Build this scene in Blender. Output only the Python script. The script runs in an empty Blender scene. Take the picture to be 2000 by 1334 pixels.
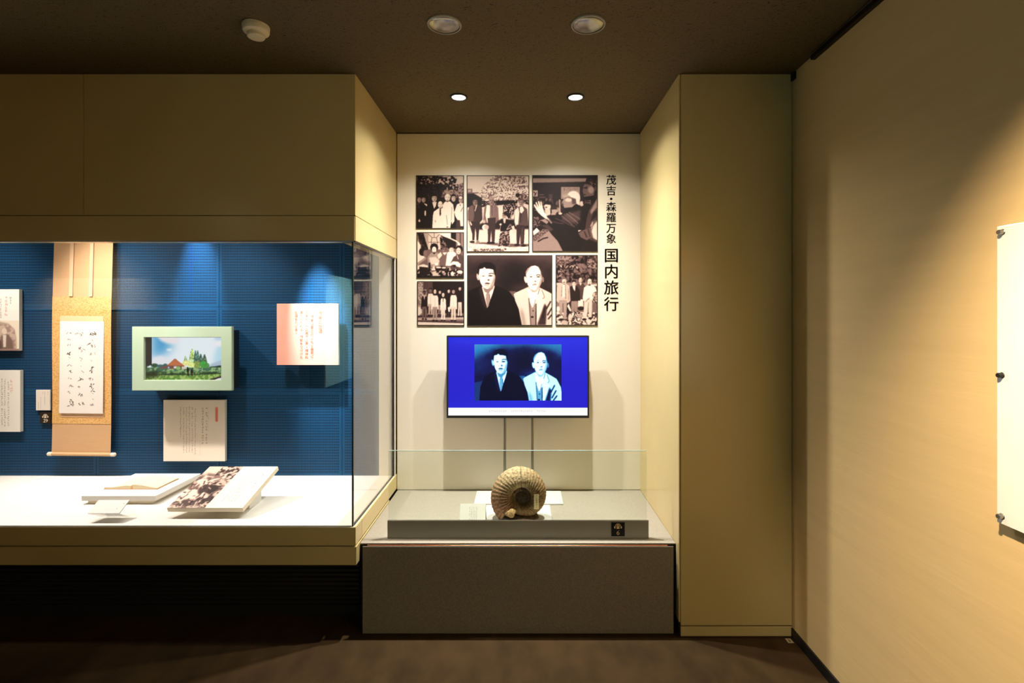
import bpy, bmesh, math, random
import numpy as np
from mathutils import Matrix, Vector

# ------------------------------------------------------------------ frame, camera, light, exposure
scene = bpy.context.scene
EYE, F, CX, CY = 1.5176, 1000.0, 1020.0, 612.0      # eye height; focal length and vanishing point in 2000x1334 pixels
CEIL = EYE + 1.1235
FRONT, BACK = 2.40, 3.185                            # front plane of case and pier; back wall of the recess


def X(px, d):
    return (px - CX) * d / F


def Z(py, d):
    return EYE - (py - CY) * d / F


cam_data = bpy.data.cameras.new('camera')
cam_data.sensor_width = 36.0
cam_data.lens = 36.0 * F / 2000.0
cam_data.shift_x = (1000 - CX) / 2000.0
cam_data.shift_y = (CY - 667) / 2000.0
cam_data.clip_start = 0.05
cam = bpy.data.objects.new('camera', cam_data)
scene.collection.objects.link(cam)
cam.location = (0, 0, EYE)
cam.rotation_euler = (math.pi / 2, 0, 0)
scene.camera = cam

scene.view_settings.view_transform = 'Standard'
scene.view_settings.look = 'None'
scene.view_settings.exposure = 0.0
scene.view_settings.gamma = 1.0
scene.view_settings.use_curve_mapping = False

world = bpy.data.worlds.new('world')
scene.world = world
world.use_nodes = True
world.node_tree.nodes['Background'].inputs[0].default_value = (0.02, 0.016, 0.01, 1)
world.node_tree.nodes['Background'].inputs[1].default_value = 1.0
scene.cycles.max_bounces = 8
scene.cycles.diffuse_bounces = 5
scene.cycles.transparent_max_bounces = 16
scene.cycles.caustics_reflective = False
scene.cycles.caustics_refractive = False
scene.cycles.sample_clamp_indirect = 4.0

WARM = (1.0, 0.95, 0.88)
HALOGEN = (1.0, 0.78, 0.52)


def spot(name, loc, target, power, color, angle, blend=0.5, radius=0.03):
    l = bpy.data.lights.new(name, 'SPOT')
    l.energy, l.color, l.spot_size, l.spot_blend, l.shadow_soft_size = power, color, math.radians(angle), blend, radius
    o = bpy.data.objects.new(name, l)
    scene.collection.objects.link(o)
    o.location = loc
    o.rotation_euler = (Vector(target) - Vector(loc)).to_track_quat('-Z', 'Y').to_euler()
    return o


def beam_profile(o, wide, narrow, power):
    """lamp optics: intensity = wide + narrow * cos(angle)^power"""
    l = o.data
    l.use_nodes = True
    nt = l.node_tree
    em = nt.nodes['Emission']
    tc = nt.nodes.new('ShaderNodeTexCoord')
    sx = nt.nodes.new('ShaderNodeSeparateXYZ')
    nt.links.new(tc.outputs['Normal'], sx.inputs[0])
    ab = nt.nodes.new('ShaderNodeMath'); ab.operation = 'ABSOLUTE'
    nt.links.new(sx.outputs['Z'], ab.inputs[0])
    pw = nt.nodes.new('ShaderNodeMath'); pw.operation = 'POWER'; pw.inputs[1].default_value = power
    nt.links.new(ab.outputs[0], pw.inputs[0])
    ml = nt.nodes.new('ShaderNodeMath'); ml.operation = 'MULTIPLY_ADD'
    ml.inputs[1].default_value = narrow; ml.inputs[2].default_value = wide
    nt.links.new(pw.outputs[0], ml.inputs[0])
    nt.links.new(ml.outputs[0], em.inputs['Strength'])


LAMPS = [(X(896, 2.655), 2.655), (X(1124, 2.655), 2.655)]
for lx, ly in LAMPS:
    s = spot('recess_downlight_beam', (lx, ly, CEIL - 0.012), (lx, ly, 0), 112, WARM, 145, 0.30, 0.022)
    beam_profile(s, 0.085, 2.3, 5.0)

# picture spot that lights the white panel on the right wall (its lamp hangs above the frame)
spot('panel_spot', (0.30, 0.55, CEIL - 0.10), (1.25, 0.72, 1.26), 430, HALOGEN, 77, 1.0, 0.03)
# unseen spots added behind the camera to light surfaces mirrored in the showcase glass
spot('room_spot', (-0.95, -1.30, CEIL - 0.05), (-2.16, -1.28, 1.02), 560, (.42, .95, 1.0), 62, 0.6, 0.04)
spot('reflection_trim_spot', (-4.9, -0.2, CEIL - 0.05), (-5.0, -1.2, 1.62), 300, (1, .86, .66), 66, 1.0, 0.05)
for px_, py_ in ((-3.4, -1.2), (0.0, -1.6)):
    l = bpy.data.lights.new('ambient_fill_light', 'AREA')  # unseen lamp added under the ceiling for dim ambient fill
    l.shape, l.size, l.energy, l.color = 'DISK', 0.5, 3, (1, 0.80, 0.52)
    o = bpy.data.objects.new('ambient_fill_light', l)
    scene.collection.objects.link(o)
    o.location = (px_, py_, CEIL - 0.03)
# inside the showcase: warm strip in the roof void over the glass, and two cool wall spots
l = bpy.data.lights.new('showcase_strip', 'AREA')
l.shape, l.size, l.size_y, l.energy, l.color = 'RECTANGLE', 2.6, 0.10, 18, (1, 0.87, 0.77)
l.spread = math.radians(132)
o = bpy.data.objects.new('showcase_strip', l)
scene.collection.objects.link(o)
o.location = (-2.25, 2.58, 2.56)
o.rotation_euler = (math.radians(-7), 0, 0)
spot('showcase_deck_spot', (-2.85, 2.54, 2.52), (-1.75, 2.68, 0.5), 190, (1, 0.85, 0.75), 92, 1.0, 0.02)
for sx3 in (-1.75, -2.5, -3.25):  # extra unseen lamps, added to brighten the boards on the back wall
    spot('showcase_fill_wash', (sx3, 2.52, 2.52), (sx3, 3.14, 1.22), 96, (1, 0.88, 0.78), 58, 1.0, 0.03)
spot('showcase_wall_spot', (-1.99, 2.96, 2.50), (-2.00, 3.165, 1.62), 330, (0.62, 0.86, 1.0), 25, 1.0, 0.015)
spot('showcase_wall_spot', (-1.29, 2.80, 2.46), (-1.235, 3.165, 1.40), 640, (0.84, 0.97, 1.0), 22, 0.9, 0.015)

# ------------------------------------------------------------------ materials


def lin(c):
    return tuple((v / 12.92 if v <= 0.04045 else ((v + 0.055) / 1.055) ** 2.4) for v in [q / 255.0 for q in c])


def material(name, color, rough=0.5, metal=0.0, spec=0.5, noise=None, bump=None, coat=0.0):
    """color sRGB 0..255; noise=(scale xyz, amount); bump=(scale xyz, strength, distance)"""
    m = bpy.data.materials.new(name)
    m.use_nodes = True
    nt = m.node_tree
    b = nt.nodes['Principled BSDF']
    b.inputs['Base Color'].default_value = (*lin(color), 1)
    b.inputs['Roughness'].default_value = rough
    b.inputs['Metallic'].default_value = metal
    b.inputs['Specular IOR Level'].default_value = spec
    b.inputs['Coat Weight'].default_value = coat
    tc = nt.nodes.new('ShaderNodeTexCoord')

    def ntex(scale, detail=4):
        mp = nt.nodes.new('ShaderNodeMapping')
        mp.inputs['Scale'].default_value = scale
        nt.links.new(tc.outputs['Object'], mp.inputs[0])
        n = nt.nodes.new('ShaderNodeTexNoise')
        n.inputs['Scale'].default_value = 1.0
        n.inputs['Detail'].default_value = detail
        nt.links.new(mp.outputs[0], n.inputs['Vector'])
        return n
    if noise:
        n = ntex(noise[0])
        r = nt.nodes.new('ShaderNodeMapRange')
        r.inputs['From Min'].default_value = 0.3; r.inputs['From Max'].default_value = 0.7
        r.inputs['To Min'].default_value = 1 - noise[1]; r.inputs['To Max'].default_value = 1 + noise[1]
        nt.links.new(n.outputs[0], r.inputs[0])
        mx = nt.nodes.new('ShaderNodeVectorMath'); mx.operation = 'SCALE'
        mx.inputs[0].default_value = lin(color)
        nt.links.new(r.outputs[0], mx.inputs['Scale'])
        nt.links.new(mx.outputs[0], b.inputs['Base Color'])
    if bump:
        n = ntex(bump[0], 6)
        bp = nt.nodes.new('ShaderNodeBump')
        bp.inputs['Strength'].default_value = bump[1]; bp.inputs['Distance'].default_value = bump[2]
        nt.links.new(n.outputs[0], bp.inputs['Height'])
        nt.links.new(bp.outputs[0], b.inputs['Normal'])
    return m


def emissive(name, color, strength):
    m = bpy.data.materials.new(name)
    m.use_nodes = True
    b = m.node_tree.nodes['Principled BSDF']
    b.inputs['Base Color'].default_value = (0, 0, 0, 1)
    b.inputs['Emission Color'].default_value = (*color, 1)
    b.inputs['Emission Strength'].default_value = strength
    return m


def printed(name, rough=0.45, spec=0.4, emit=0.0):
    """a print or a screen: colours come from the picture drawn below"""
    m = bpy.data.materials.new(name)
    m.use_nodes = True
    nt = m.node_tree
    b = nt.nodes['Principled BSDF']
    a = nt.nodes.new('ShaderNodeAttribute')
    a.attribute_name = 'picture'
    b.inputs['Roughness'].default_value = rough
    b.inputs['Specular IOR Level'].default_value = spec
    if emit:
        b.inputs['Base Color'].default_value = (0.005, 0.005, 0.005, 1)
        nt.links.new(a.outputs['Color'], b.inputs['Emission Color'])
        b.inputs['Emission Strength'].default_value = emit
    else:
        nt.links.new(a.outputs['Color'], b.inputs['Base Color'])
    return m


def glass(name, tint=(1, 1, 1)):
    """clear sheet glass: straight-through transmission with Fresnel reflection on each face"""
    m = bpy.data.materials.new(name)
    m.use_nodes = True
    nt = m.node_tree
    nt.nodes.clear()
    out = nt.nodes.new('ShaderNodeOutputMaterial')
    mix = nt.nodes.new('ShaderNodeMixShader')
    tr = nt.nodes.new('ShaderNodeBsdfTransparent'); tr.inputs[0].default_value = (*tint, 1)
    gl = nt.nodes.new('ShaderNodeBsdfGlossy'); gl.inputs['Roughness'].default_value = 0.0
    ge = nt.nodes.new('ShaderNodeNewGeometry')
    dt = nt.nodes.new('ShaderNodeVectorMath'); dt.operation = 'DOT_PRODUCT'
    nt.links.new(ge.outputs['Normal'], dt.inputs[0]); nt.links.new(ge.outputs['Incoming'], dt.inputs[1])

    def mth(op, a, bv=None, c=None):
        n = nt.nodes.new('ShaderNodeMath'); n.operation = op
        for i, v in enumerate((a, bv, c)):
            if v is None:
                continue
            if isinstance(v, (int, float)):
                n.inputs[i].default_value = v
            else:
                nt.links.new(v, n.inputs[i])
        return n.outputs[0]
    f = mth('MULTIPLY_ADD', mth('POWER', mth('SUBTRACT', 1.0, mth('ABSOLUTE', dt.outputs['Value'])), 5.0), 0.96, 0.04)
    nt.links.new(f, mix.inputs[0]); nt.links.new(tr.outputs[0], mix.inputs[1]); nt.links.new(gl.outputs[0], mix.inputs[2])
    nt.links.new(mix.outputs[0], out.inputs[0])
    return m


M = {}
M['laminate'] = material('cream laminate', (208, 188, 132), 0.21, spec=0.5, noise=((3, 3, 3), 0.03))
M['board'] = material('cream white board', (233, 224, 206), 0.38, spec=0.4)
M['wallpaper'] = material('cream wallpaper', (214, 186, 134), 0.75, spec=0.2, noise=((2, 2, 30), 0.03), bump=((3, 8, 60), 0.12, 0.004))
M['rear'] = material('beige paint', (150, 132, 98), 0.7)
M['floor'] = material('brown carpet tile', (60, 44, 23), 0.85, spec=0.15, noise=((9, 5, 9), 0.28), bump=((160, 160, 160), 0.4, 0.003))
M['stone'] = material('grey stone', (134, 126, 112), 0.62, spec=0.3, noise=((170, 170, 170), 0.16), bump=((120, 120, 120), 0.15, 0.002))
M['slab'] = material('pale grey stone', (154, 147, 132), 0.5, spec=0.35, noise=((150, 150, 150), 0.09))
M['black'] = material('black paint', (16, 15, 14), 0.55)
M['louvre'] = material('black slats', (38, 38, 34), 0.42)
M['dark metal'] = material('dark bronze metal', (46, 40, 32), 0.4, 0.8)
M['copper'] = material('copper strip', (190, 120, 84), 0.28, 1.0)
M['steel'] = material('brushed steel', (150, 148, 142), 0.28, 1.0)
M['white'] = material('white paint', (238, 236, 230), 0.5, spec=0.35)
M['paper'] = material('white paper', (198, 196, 187), 0.7, spec=0.2)
M['foam'] = material('cream board edge', (232, 220, 196), 0.7, spec=0.2)
M['bar'] = material('grey painted metal', (146, 144, 134), 0.45, spec=0.4)
M['plastic'] = material('off-white plastic', (226, 214, 186), 0.42)
M['seal'] = material('dark glass edge', (26, 30, 26), 0.3)
M['glassedge'] = material('pale green glass edge', (150, 176, 164), 0.15, spec=0.8)
M['frame green'] = material('pale green frame', (176, 199, 176), 0.45, spec=0.35)
M['navy'] = material('dark navy housing', (16, 30, 46), 0.5)
M['glass'] = glass('clear glass', (0.985, 0.995, 0.99))
M['glassgreen'] = glass('greenish glass', (0.95, 0.985, 0.955))
M['silk'] = material('beige silk', (196, 158, 118), 0.7, spec=0.2, noise=((20, 20, 300), 0.03))
M['pink silk'] = material('pale pink silk', (234, 190, 150), 0.7, spec=0.2)
M['ivory'] = material('ivory', (240, 222, 200), 0.4)
M['ribbon'] = material('pale ribbon', (216, 182, 148), 0.7, spec=0.2)
M['ink'] = material('black lettering', (34, 26, 16), 0.5)
M['border'] = material('black picture border', (38, 28, 18), 0.5)
M['lens'] = emissive('lit lamp lens', (1, 0.95, 0.85), 14)
M['print'] = printed('photographic print', 0.5, 0.22)
M['card'] = printed('printed card', 0.6, 0.25)
M['screen'] = printed('lit screen', 0.2, 0.3, 1.0)

# gold brocade with a woven scale pattern
m = material('gold brocade', (216, 162, 84), 0.6, spec=0.3)
nt = m.node_tree; b = nt.nodes['Principled BSDF']
tc = nt.nodes.new('ShaderNodeTexCoord')
mp = nt.nodes.new('ShaderNodeMapping'); mp.inputs['Scale'].default_value = (115, 1, 150)
vo = nt.nodes.new('ShaderNodeTexVoronoi'); vo.inputs['Scale'].default_value = 1.0
cr = nt.nodes.new('ShaderNodeValToRGB')
cr.color_ramp.elements[0].color = (*lin((226, 186, 128)), 1); cr.color_ramp.elements[0].position = 0.1
cr.color_ramp.elements[1].color = (*lin((198, 148, 82)), 1); cr.color_ramp.elements[1].position = 0.75
nt.links.new(tc.outputs['Object'], mp.inputs[0]); nt.links.new(mp.outputs[0], vo.inputs['Vector'])
nt.links.new(vo.outputs['Distance'], cr.inputs[0]); nt.links.new(cr.outputs[0], b.inputs['Base Color'])
M['brocade'] = m

# rock-wool ceiling tile with small dark fissures
m = material('brown fissured ceiling tile', (102, 89, 67), 0.85, spec=0.1)
nt = m.node_tree; b = nt.nodes['Principled BSDF']
tc = nt.nodes.new('ShaderNodeTexCoord')
fis = []
for sc_, rot in (((75, 230, 1), 0.12), ((95, 260, 1), -0.25), ((160, 260, 1), 0.5)):
    mp = nt.nodes.new('ShaderNodeMapping'); mp.inputs['Scale'].default_value = sc_; mp.inputs['Rotation'].default_value = (0, 0, rot)
    n = nt.nodes.new('ShaderNodeTexNoise'); n.inputs['Scale'].default_value = 1; n.inputs['Detail'].default_value = 2
    r = nt.nodes.new('ShaderNodeMapRange'); r.inputs['From Min'].default_value = 0.64; r.inputs['From Max'].default_value = 0.72
    nt.links.new(tc.outputs['Object'], mp.inputs[0]); nt.links.new(mp.outputs[0], n.inputs['Vector']); nt.links.new(n.outputs[0], r.inputs[0])
    fis.append(r.outputs[0])
mx1 = nt.nodes.new('ShaderNodeMath'); mx1.operation = 'MAXIMUM'; nt.links.new(fis[0], mx1.inputs[0]); nt.links.new(fis[1], mx1.inputs[1])
mx2 = nt.nodes.new('ShaderNodeMath'); mx2.operation = 'MAXIMUM'; nt.links.new(mx1.outputs[0], mx2.inputs[0]); nt.links.new(fis[2], mx2.inputs[1])
mc = nt.nodes.new('ShaderNodeMix'); mc.data_type = 'RGBA'
mc.inputs[6].default_value = (*lin((100, 88, 67)), 1); mc.inputs[7].default_value = (*lin((48, 40, 28)), 1)
nt.links.new(mx2.outputs[0], mc.inputs[0]); nt.links.new(mc.outputs[2], b.inputs['Base Color'])
bp = nt.nodes.new('ShaderNodeBump'); bp.invert = True; bp.inputs['Strength'].default_value = 0.5; bp.inputs['Distance'].default_value = 0.003
nt.links.new(mx2.outputs[0], bp.inputs['Height']); nt.links.new(bp.outputs[0], b.inputs['Normal'])
M['ceiling'] = m

# blue sheet metal punched with rows of small upright slots
CASE_BACK = 3.165
SEAM_X, SEAM_Z = X(428, CASE_BACK), Z(765, CASE_BACK)
PAN_W, PAN_H = 0.240 * CASE_BACK, 0.165 * CASE_BACK
m = material('blue perforated metal', (20, 66, 102), 0.5, 0.0, spec=0.2)
nt = m.node_tree; b = nt.nodes['Principled BSDF']
tc = nt.nodes.new('ShaderNodeTexCoord')
sx = nt.nodes.new('ShaderNodeSeparateXYZ'); nt.links.new(tc.outputs['Object'], sx.inputs[0])


def mth(op, a, bv=None):
    n = nt.nodes.new('ShaderNodeMath'); n.operation = op
    for i, v in enumerate((a, bv)):
        if v is None:
            continue
        if isinstance(v, (int, float)):
            n.inputs[i].default_value = v
        else:
            nt.links.new(v, n.inputs[i])
    return n.outputs[0]


def inside(v, lo, hi):
    return mth('MULTIPLY', mth('GREATER_THAN', v, lo), mth('LESS_THAN', v, hi))


dx, dz = mth('SUBTRACT', sx.outputs['X'], SEAM_X), mth('SUBTRACT', sx.outputs['Z'], SEAM_Z)
cell_x, cell_z = PAN_W / 92.0, PAN_H / 31.0
hx = inside(mth('FRACT', mth('ADD', mth('DIVIDE', dx, cell_x), 200.0)), 0.25, 0.72)
hz = inside(mth('FRACT', mth('ADD', mth('DIVIDE', dz, cell_z), 200.0)), 0.22, 0.80)
mxx = inside(mth('FRACT', mth('ADD', mth('DIVIDE', dx, PAN_W), 20.0)), 0.022, 0.978)
mzz = inside(mth('FRACT', mth('ADD', mth('DIVIDE', dz, PAN_H), 20.0)), 0.034, 0.966)
right_edge = mth('LESS_THAN', sx.outputs['X'], X(733.5, CASE_BACK))
hole = mth('MULTIPLY', mth('MULTIPLY', mth('MULTIPLY', hx, hz), mth('MULTIPLY', mxx, mzz)), right_edge)
mc = nt.nodes.new('ShaderNodeMix'); mc.data_type = 'RGBA'
mc.inputs[6].default_value = (*lin((20, 66, 102)), 1); mc.inputs[7].default_value = (*lin((4, 15, 28)), 1)
nt.links.new(hole, mc.inputs[0]); nt.links.new(mc.outputs[2], b.inputs['Base Color'])
M['perforated'] = m

# fossil shell
m = material('fossil shell', (150, 120, 80), 0.8, spec=0.2)
nt = m.node_tree; b = nt.nodes['Principled BSDF']
tc = nt.nodes.new('ShaderNodeTexCoord')
n1 = nt.nodes.new('ShaderNodeTexNoise'); n1.inputs['Scale'].default_value = 14; n1.inputs['Detail'].default_value = 6
n2 = nt.nodes.new('ShaderNodeTexNoise'); n2.inputs['Scale'].default_value = 90; n2.inputs['Detail'].default_value = 8
nt.links.new(tc.outputs['Object'], n1.inputs['Vector']); nt.links.new(tc.outputs['Object'], n2.inputs['Vector'])
at = nt.nodes.new('ShaderNodeAttribute'); at.attribute_name = 'picture'
cr = nt.nodes.new('ShaderNodeValToRGB')
els = cr.color_ramp.elements
els[0].position = 0.32; els[0].color = (0.35, 0.30, 0.22, 1)
els[1].position = 0.62; els[1].color = (1.25, 1.2, 1.1, 1)
nt.links.new(n2.outputs[0], cr.inputs[0])
mm = nt.nodes.new('ShaderNodeMix'); mm.data_type = 'RGBA'; mm.blend_type = 'MULTIPLY'; mm.inputs[0].default_value = 0.75
nt.links.new(at.outputs['Color'], mm.inputs[6]); nt.links.new(cr.outputs[0], mm.inputs[7])
nt.links.new(mm.outputs[2], b.inputs['Base Color'])
bp = nt.nodes.new('ShaderNodeBump'); bp.inputs['Strength'].default_value = 0.8; bp.inputs['Distance'].default_value = 0.006
nt.links.new(n2.outputs[0], bp.inputs['Height']); nt.links.new(bp.outputs[0], b.inputs['Normal'])
M['fossil'] = m

# ------------------------------------------------------------------ building helpers
COL = scene.collection


def tag(o, label=None, cat=None, group=None, kind=None):
    if label: o['label'] = label
    if cat: o['category'] = cat
    if group: o['group'] = group
    if kind: o['kind'] = kind
    return o


def thing(name, label, cat, loc, group=None):
    o = bpy.data.objects.new(name, None)
    o.empty_display_size = 0.05
    COL.objects.link(o)
    o.location = loc
    return tag(o, label, cat, group)


def link(name, me, mat, parent=None, label=None):
    o = bpy.data.objects.new(name, me)
    COL.objects.link(o)
    if mat is not None:
        me.materials.append(mat)
    if parent is not None:
        o.parent = parent
        p, t = parent, Matrix.Identity(4)
        while p is not None:                       # children are modelled in world coordinates
            t = (Matrix.Translation(p.location) @ p.rotation_euler.to_matrix().to_4x4() if p.type == 'EMPTY' else Matrix.Identity(4)) @ t
            p = p.parent
        o.matrix_parent_inverse = t.inverted()
    if label:
        o['label'] = label
    return o


def bm_mesh(bm, name, smooth=False):
    me = bpy.data.meshes.new(name)
    bmesh.ops.recalc_face_normals(bm, faces=bm.faces)
    bm.to_mesh(me)
    bm.free()
    if smooth:
        me.polygons.foreach_set('use_smooth', [True] * len(me.polygons))
    return me


def add_box(bm, x0, x1, y0, y1, z0, z1, bevel=0.0, mat4=None):
    r = bmesh.ops.create_cube(bm, size=1.0)
    vs = r['verts']
    for v in vs:
        v.co = Vector(((x0 + x1) / 2 + v.co.x * (x1 - x0), (y0 + y1) / 2 + v.co.y * (y1 - y0), (z0 + z1) / 2 + v.co.z * (z1 - z0)))
    if bevel:
        es = list({e for v in vs for e in v.link_edges})
        g = bmesh.ops.bevel(bm, geom=es, offset=bevel, segments=2, affect='EDGES', profile=0.6)
        vs = list({v for f in g['faces'] for v in f.verts} | {v for v in vs if v.is_valid})
    if mat4 is not None:
        for v in vs:
            v.co = mat4 @ v.co
    return vs


def box(name, x0, x1, y0, y1, z0, z1, mat, parent=None, bevel=0.0015, label=None, mat4=None):
    bm = bmesh.new()
    add_box(bm, min(x0, x1), max(x0, x1), min(y0, y1), max(y0, y1), min(z0, z1), max(z0, z1), bevel)
    if mat4 is not None:
        bm.transform(mat4)
    return link(name, bm_mesh(bm, name), M[mat], parent, label)


def lathe(bm, profile, center, axis='Z', seg=48):
    """profile: [(radius, along)]"""
    rings = []
    for r, h in profile:
        ring = []
        for k in range(seg):
            a = 2 * math.pi * k / seg
            if axis == 'Z': co = (r * math.cos(a), r * math.sin(a), h)
            elif axis == 'Y': co = (r * math.cos(a), h, r * math.sin(a))
            else: co = (h, r * math.cos(a), r * math.sin(a))
            ring.append(bm.verts.new(Vector(co) + Vector(center)))
        rings.append(ring)
    for a, b_ in zip(rings, rings[1:]):
        for k in range(seg):
            bm.faces.new((a[k], a[(k + 1) % seg], b_[(k + 1) % seg], b_[k]))
    for ring in (rings[0], rings[-1]):
        try:
            bm.faces.new(ring)
        except ValueError:
            pass


def turned(name, profile, center, mat, parent=None, axis='Z', seg=48, label=None):
    bm = bmesh.new()
    lathe(bm, profile, center, axis, seg)
    me = bm_mesh(bm, name, True)
    o = link(name, me, M[mat], parent, label)
    try:
        me.set_sharp_from_angle(angle=math.radians(35))
    except Exception:
        pass
    return o


# ------------------------------------------------------------------ drawing of printed pictures (grid of colour points)


def vnoise(h, w, cell, rng):
    gh, gw = int(h / cell) + 3, int(w / cell) + 3
    g = rng.random((gh, gw))
    yy, xx = np.arange(h) / cell, np.arange(w) / cell
    y0, x0 = yy.astype(int), xx.astype(int)
    fy, fx = (yy - y0)[:, None], (xx - x0)[None, :]
    fy, fx = fy * fy * (3 - 2 * fy), fx * fx * (3 - 2 * fx)
    return (g[y0][:, x0] * (1 - fy) * (1 - fx) + g[y0 + 1][:, x0] * fy * (1 - fx)
            + g[y0][:, x0 + 1] * (1 - fy) * fx + g[y0 + 1][:, x0 + 1] * fy * fx)


def boxblur(a, r):
    if r < 1:
        return a
    for ax in (0, 1):
        for _ in range(2):
            p = np.pad(a, [(r + 1, r) if i == ax else (0, 0) for i in range(2)], mode='edge')
            c = np.cumsum(p, axis=ax)
            n = a.shape[ax]
            a = (np.take(c, range(2 * r + 1, 2 * r + 1 + n), axis=ax) - np.take(c, range(0, n), axis=ax)) / (2 * r + 1)
    return a


class Canvas:
    """drawing surface; coordinates are those of win, size is the picture's size in photo pixels"""

    def __init__(self, win, size, bg=0.5, dens=1.5, ss=2, seed=1):
        self.win, self.ss = win, ss
        self.w, self.h = max(4, int(size[0] * dens)), max(4, int(size[1] * dens))
        self.W, self.H = self.w * ss, self.h * ss
        self.sx, self.sy = self.W / (win[2] - win[0]), self.H / (win[3] - win[1])
        self.rng = np.random.default_rng(seed)
        self.img = np.empty((self.H, self.W, 3))
        self.img[:] = self.col(bg)
        self.A = (1, 0, 1, 0)

    @staticmethod
    def col(v):
        return np.array([v] * 3 if isinstance(v, (int, float)) else v, dtype=float)

    def pt(self, x, y):
        return ((self.A[0] * x + self.A[1] - self.win[0]) * self.sx, (self.A[2] * y + self.A[3] - self.win[1]) * self.sy)

    def blend(self, mask, v, x0, y0, a=1.0):
        h, w = mask.shape
        s = self.img[y0:y0 + h, x0:x0 + w]
        k = (mask * a)[..., None]
        s[:] = s * (1 - k) + (v if isinstance(v, np.ndarray) and v.ndim == 3 else self.col(v)) * k

    def bbox(self, x0, y0, x1, y1, pad):
        return (max(0, int(x0 - pad)), max(0, int(y0 - pad)), min(self.W, int(x1 + pad) + 1), min(self.H, int(y1 + pad) + 1))

    def mask_p(self, pts, blur=0):
        q = [self.pt(*p) for p in pts]
        xs, ys = [p[0] for p in q], [p[1] for p in q]
        r = int(round(blur * self.sx / 2))
        bx0, by0, bx1, by1 = self.bbox(min(xs), min(ys), max(xs), max(ys), 2 * r + 1)
        if bx1 <= bx0 or by1 <= by0:
            return None
        gx = np.arange(bx0, bx1)[None, :] + 0.5
        gy = np.arange(by0, by1)[:, None] + 0.5
        ins = np.zeros((by1 - by0, bx1 - bx0), bool)
        for (ax, ay), (cx, cy) in zip(q, q[1:] + q[:1]):
            if ay == cy:
                continue
            c = ((ay > gy) != (cy > gy)) & (gx < (cx - ax) * (gy - ay) / (cy - ay) + ax)
            ins ^= c
        return boxblur(ins.astype(float), r), bx0, by0

    def p(self, pts, v, blur=0, a=1.0):
        m = self.mask_p(pts, blur)
        if m:
            self.blend(m[0], v, m[1], m[2], a)

    def r(self, x0, y0, x1, y1, v, blur=0, a=1.0):
        self.p([(x0, y0), (x1, y0), (x1, y1), (x0, y1)], v, blur, a)

    def e(self, cx, cy, rx, ry, v, blur=0, a=1.0, rot=0):
        c, s = math.cos(rot), math.sin(rot)
        pts = []
        for k in range(28):
            t = 2 * math.pi * k / 28
            ex, ey = rx * math.cos(t), ry * math.sin(t)
            pts.append((cx + ex * c - ey * s, cy + ex * s + ey * c))
        self.p(pts, v, blur, a)

    def l(self, pts, w, v, blur=0, a=1.0):
        for (x0, y0), (x1, y1) in zip(pts, pts[1:]):
            d = math.hypot(x1 - x0, y1 - y0) or 1
            nx, ny = -(y1 - y0) / d * w / 2, (x1 - x0) / d * w / 2
            self.p([(x0 + nx, y0 + ny), (x1 + nx, y1 + ny), (x1 - nx, y1 - ny), (x0 - nx, y0 - ny)], v, blur, a)

    def n(self, pts, v0, v1, cell, thr=0.5, soft=0.12, blur=0, a=1.0, octaves=2):
        """mottle a region between two tones"""
        m = self.mask_p(pts, blur)
        if not m:
            return
        h, w = m[0].shape
        f = sum(vnoise(h, w, max(1.2, cell * self.sx / 2 ** i), self.rng) * 0.6 ** i for i in range(octaves)) / sum(0.6 ** i for i in range(octaves))
        t = np.clip((f - thr) / soft + 0.5, 0, 1)[..., None]
        self.blend(m[0], self.col(v0) * (1 - t) + self.col(v1) * t, m[1], m[2], a)

    def glyphs(self, x, y0, y1, size, v, seed=0, skip=0.0, w=0.12, a=1.0):
        """one column of tiny unreadable characters"""
        rg = random.Random(seed)
        y = y0
        while y < y1:
            if rg.random() >= skip:
                for _ in range(rg.choice((3, 4, 5, 5))):
                    hx, hy = x + rg.uniform(-.4, .4) * size, y + rg.uniform(.08, .9) * size
                    if rg.random() < .55:
                        self.l([(x - rg.uniform(.1, .42) * size, hy), (x + rg.uniform(.1, .42) * size, hy)], w * size, v, 0, a)
                    else:
                        self.l([(hx, y + rg.uniform(0, .4) * size), (hx + rg.uniform(-.15, .15) * size, y + rg.uniform(.55, .95) * size)], w * size, v, 0, a)
            y += size * 1.06

    def head(self, x, y, rx, ry, face=0.82, hair=0.08, bald=False, f=0.25):
        """a small face seen from the front"""
        if not bald:
            self.e(x, y - ry * .28, rx * 1.06, ry * .86, hair)
        self.e(x, y + (0 if bald else ry * .1), rx * .92, ry * .95, face, rx * .15)
        if not bald:
            self.p([(x - rx, y - ry * .25), (x - rx * .8, y - ry * .95), (x, y - ry * 1.15), (x + rx * .8, y - ry * .95), (x + rx, y - ry * .25), (x + rx * .55, y - ry * .5), (x - rx * .5, y - ry * .48)], hair, rx * .1)
        d = max(0.05, face - f - .25)
        for sgn in (-1, 1):
            self.l([(x + sgn * rx * .22, y - ry * .1), (x + sgn * rx * .62, y - ry * .12)], ry * .16, d, rx * .15)
        self.l([(x, y), (x + rx * .08, y + ry * .3)], rx * .2, face - f, rx * .15)
        self.l([(x - rx * .28, y + ry * .55), (x + rx * .28, y + ry * .55)], ry * .12, d, rx * .1)
        self.p([(x + rx * .35, y - ry * .4), (x + rx * .95, y - ry * .3), (x + rx * .7, y + ry * .8), (x + rx * .3, y + ry * .9)], face - f, rx * .5, .7)

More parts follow.
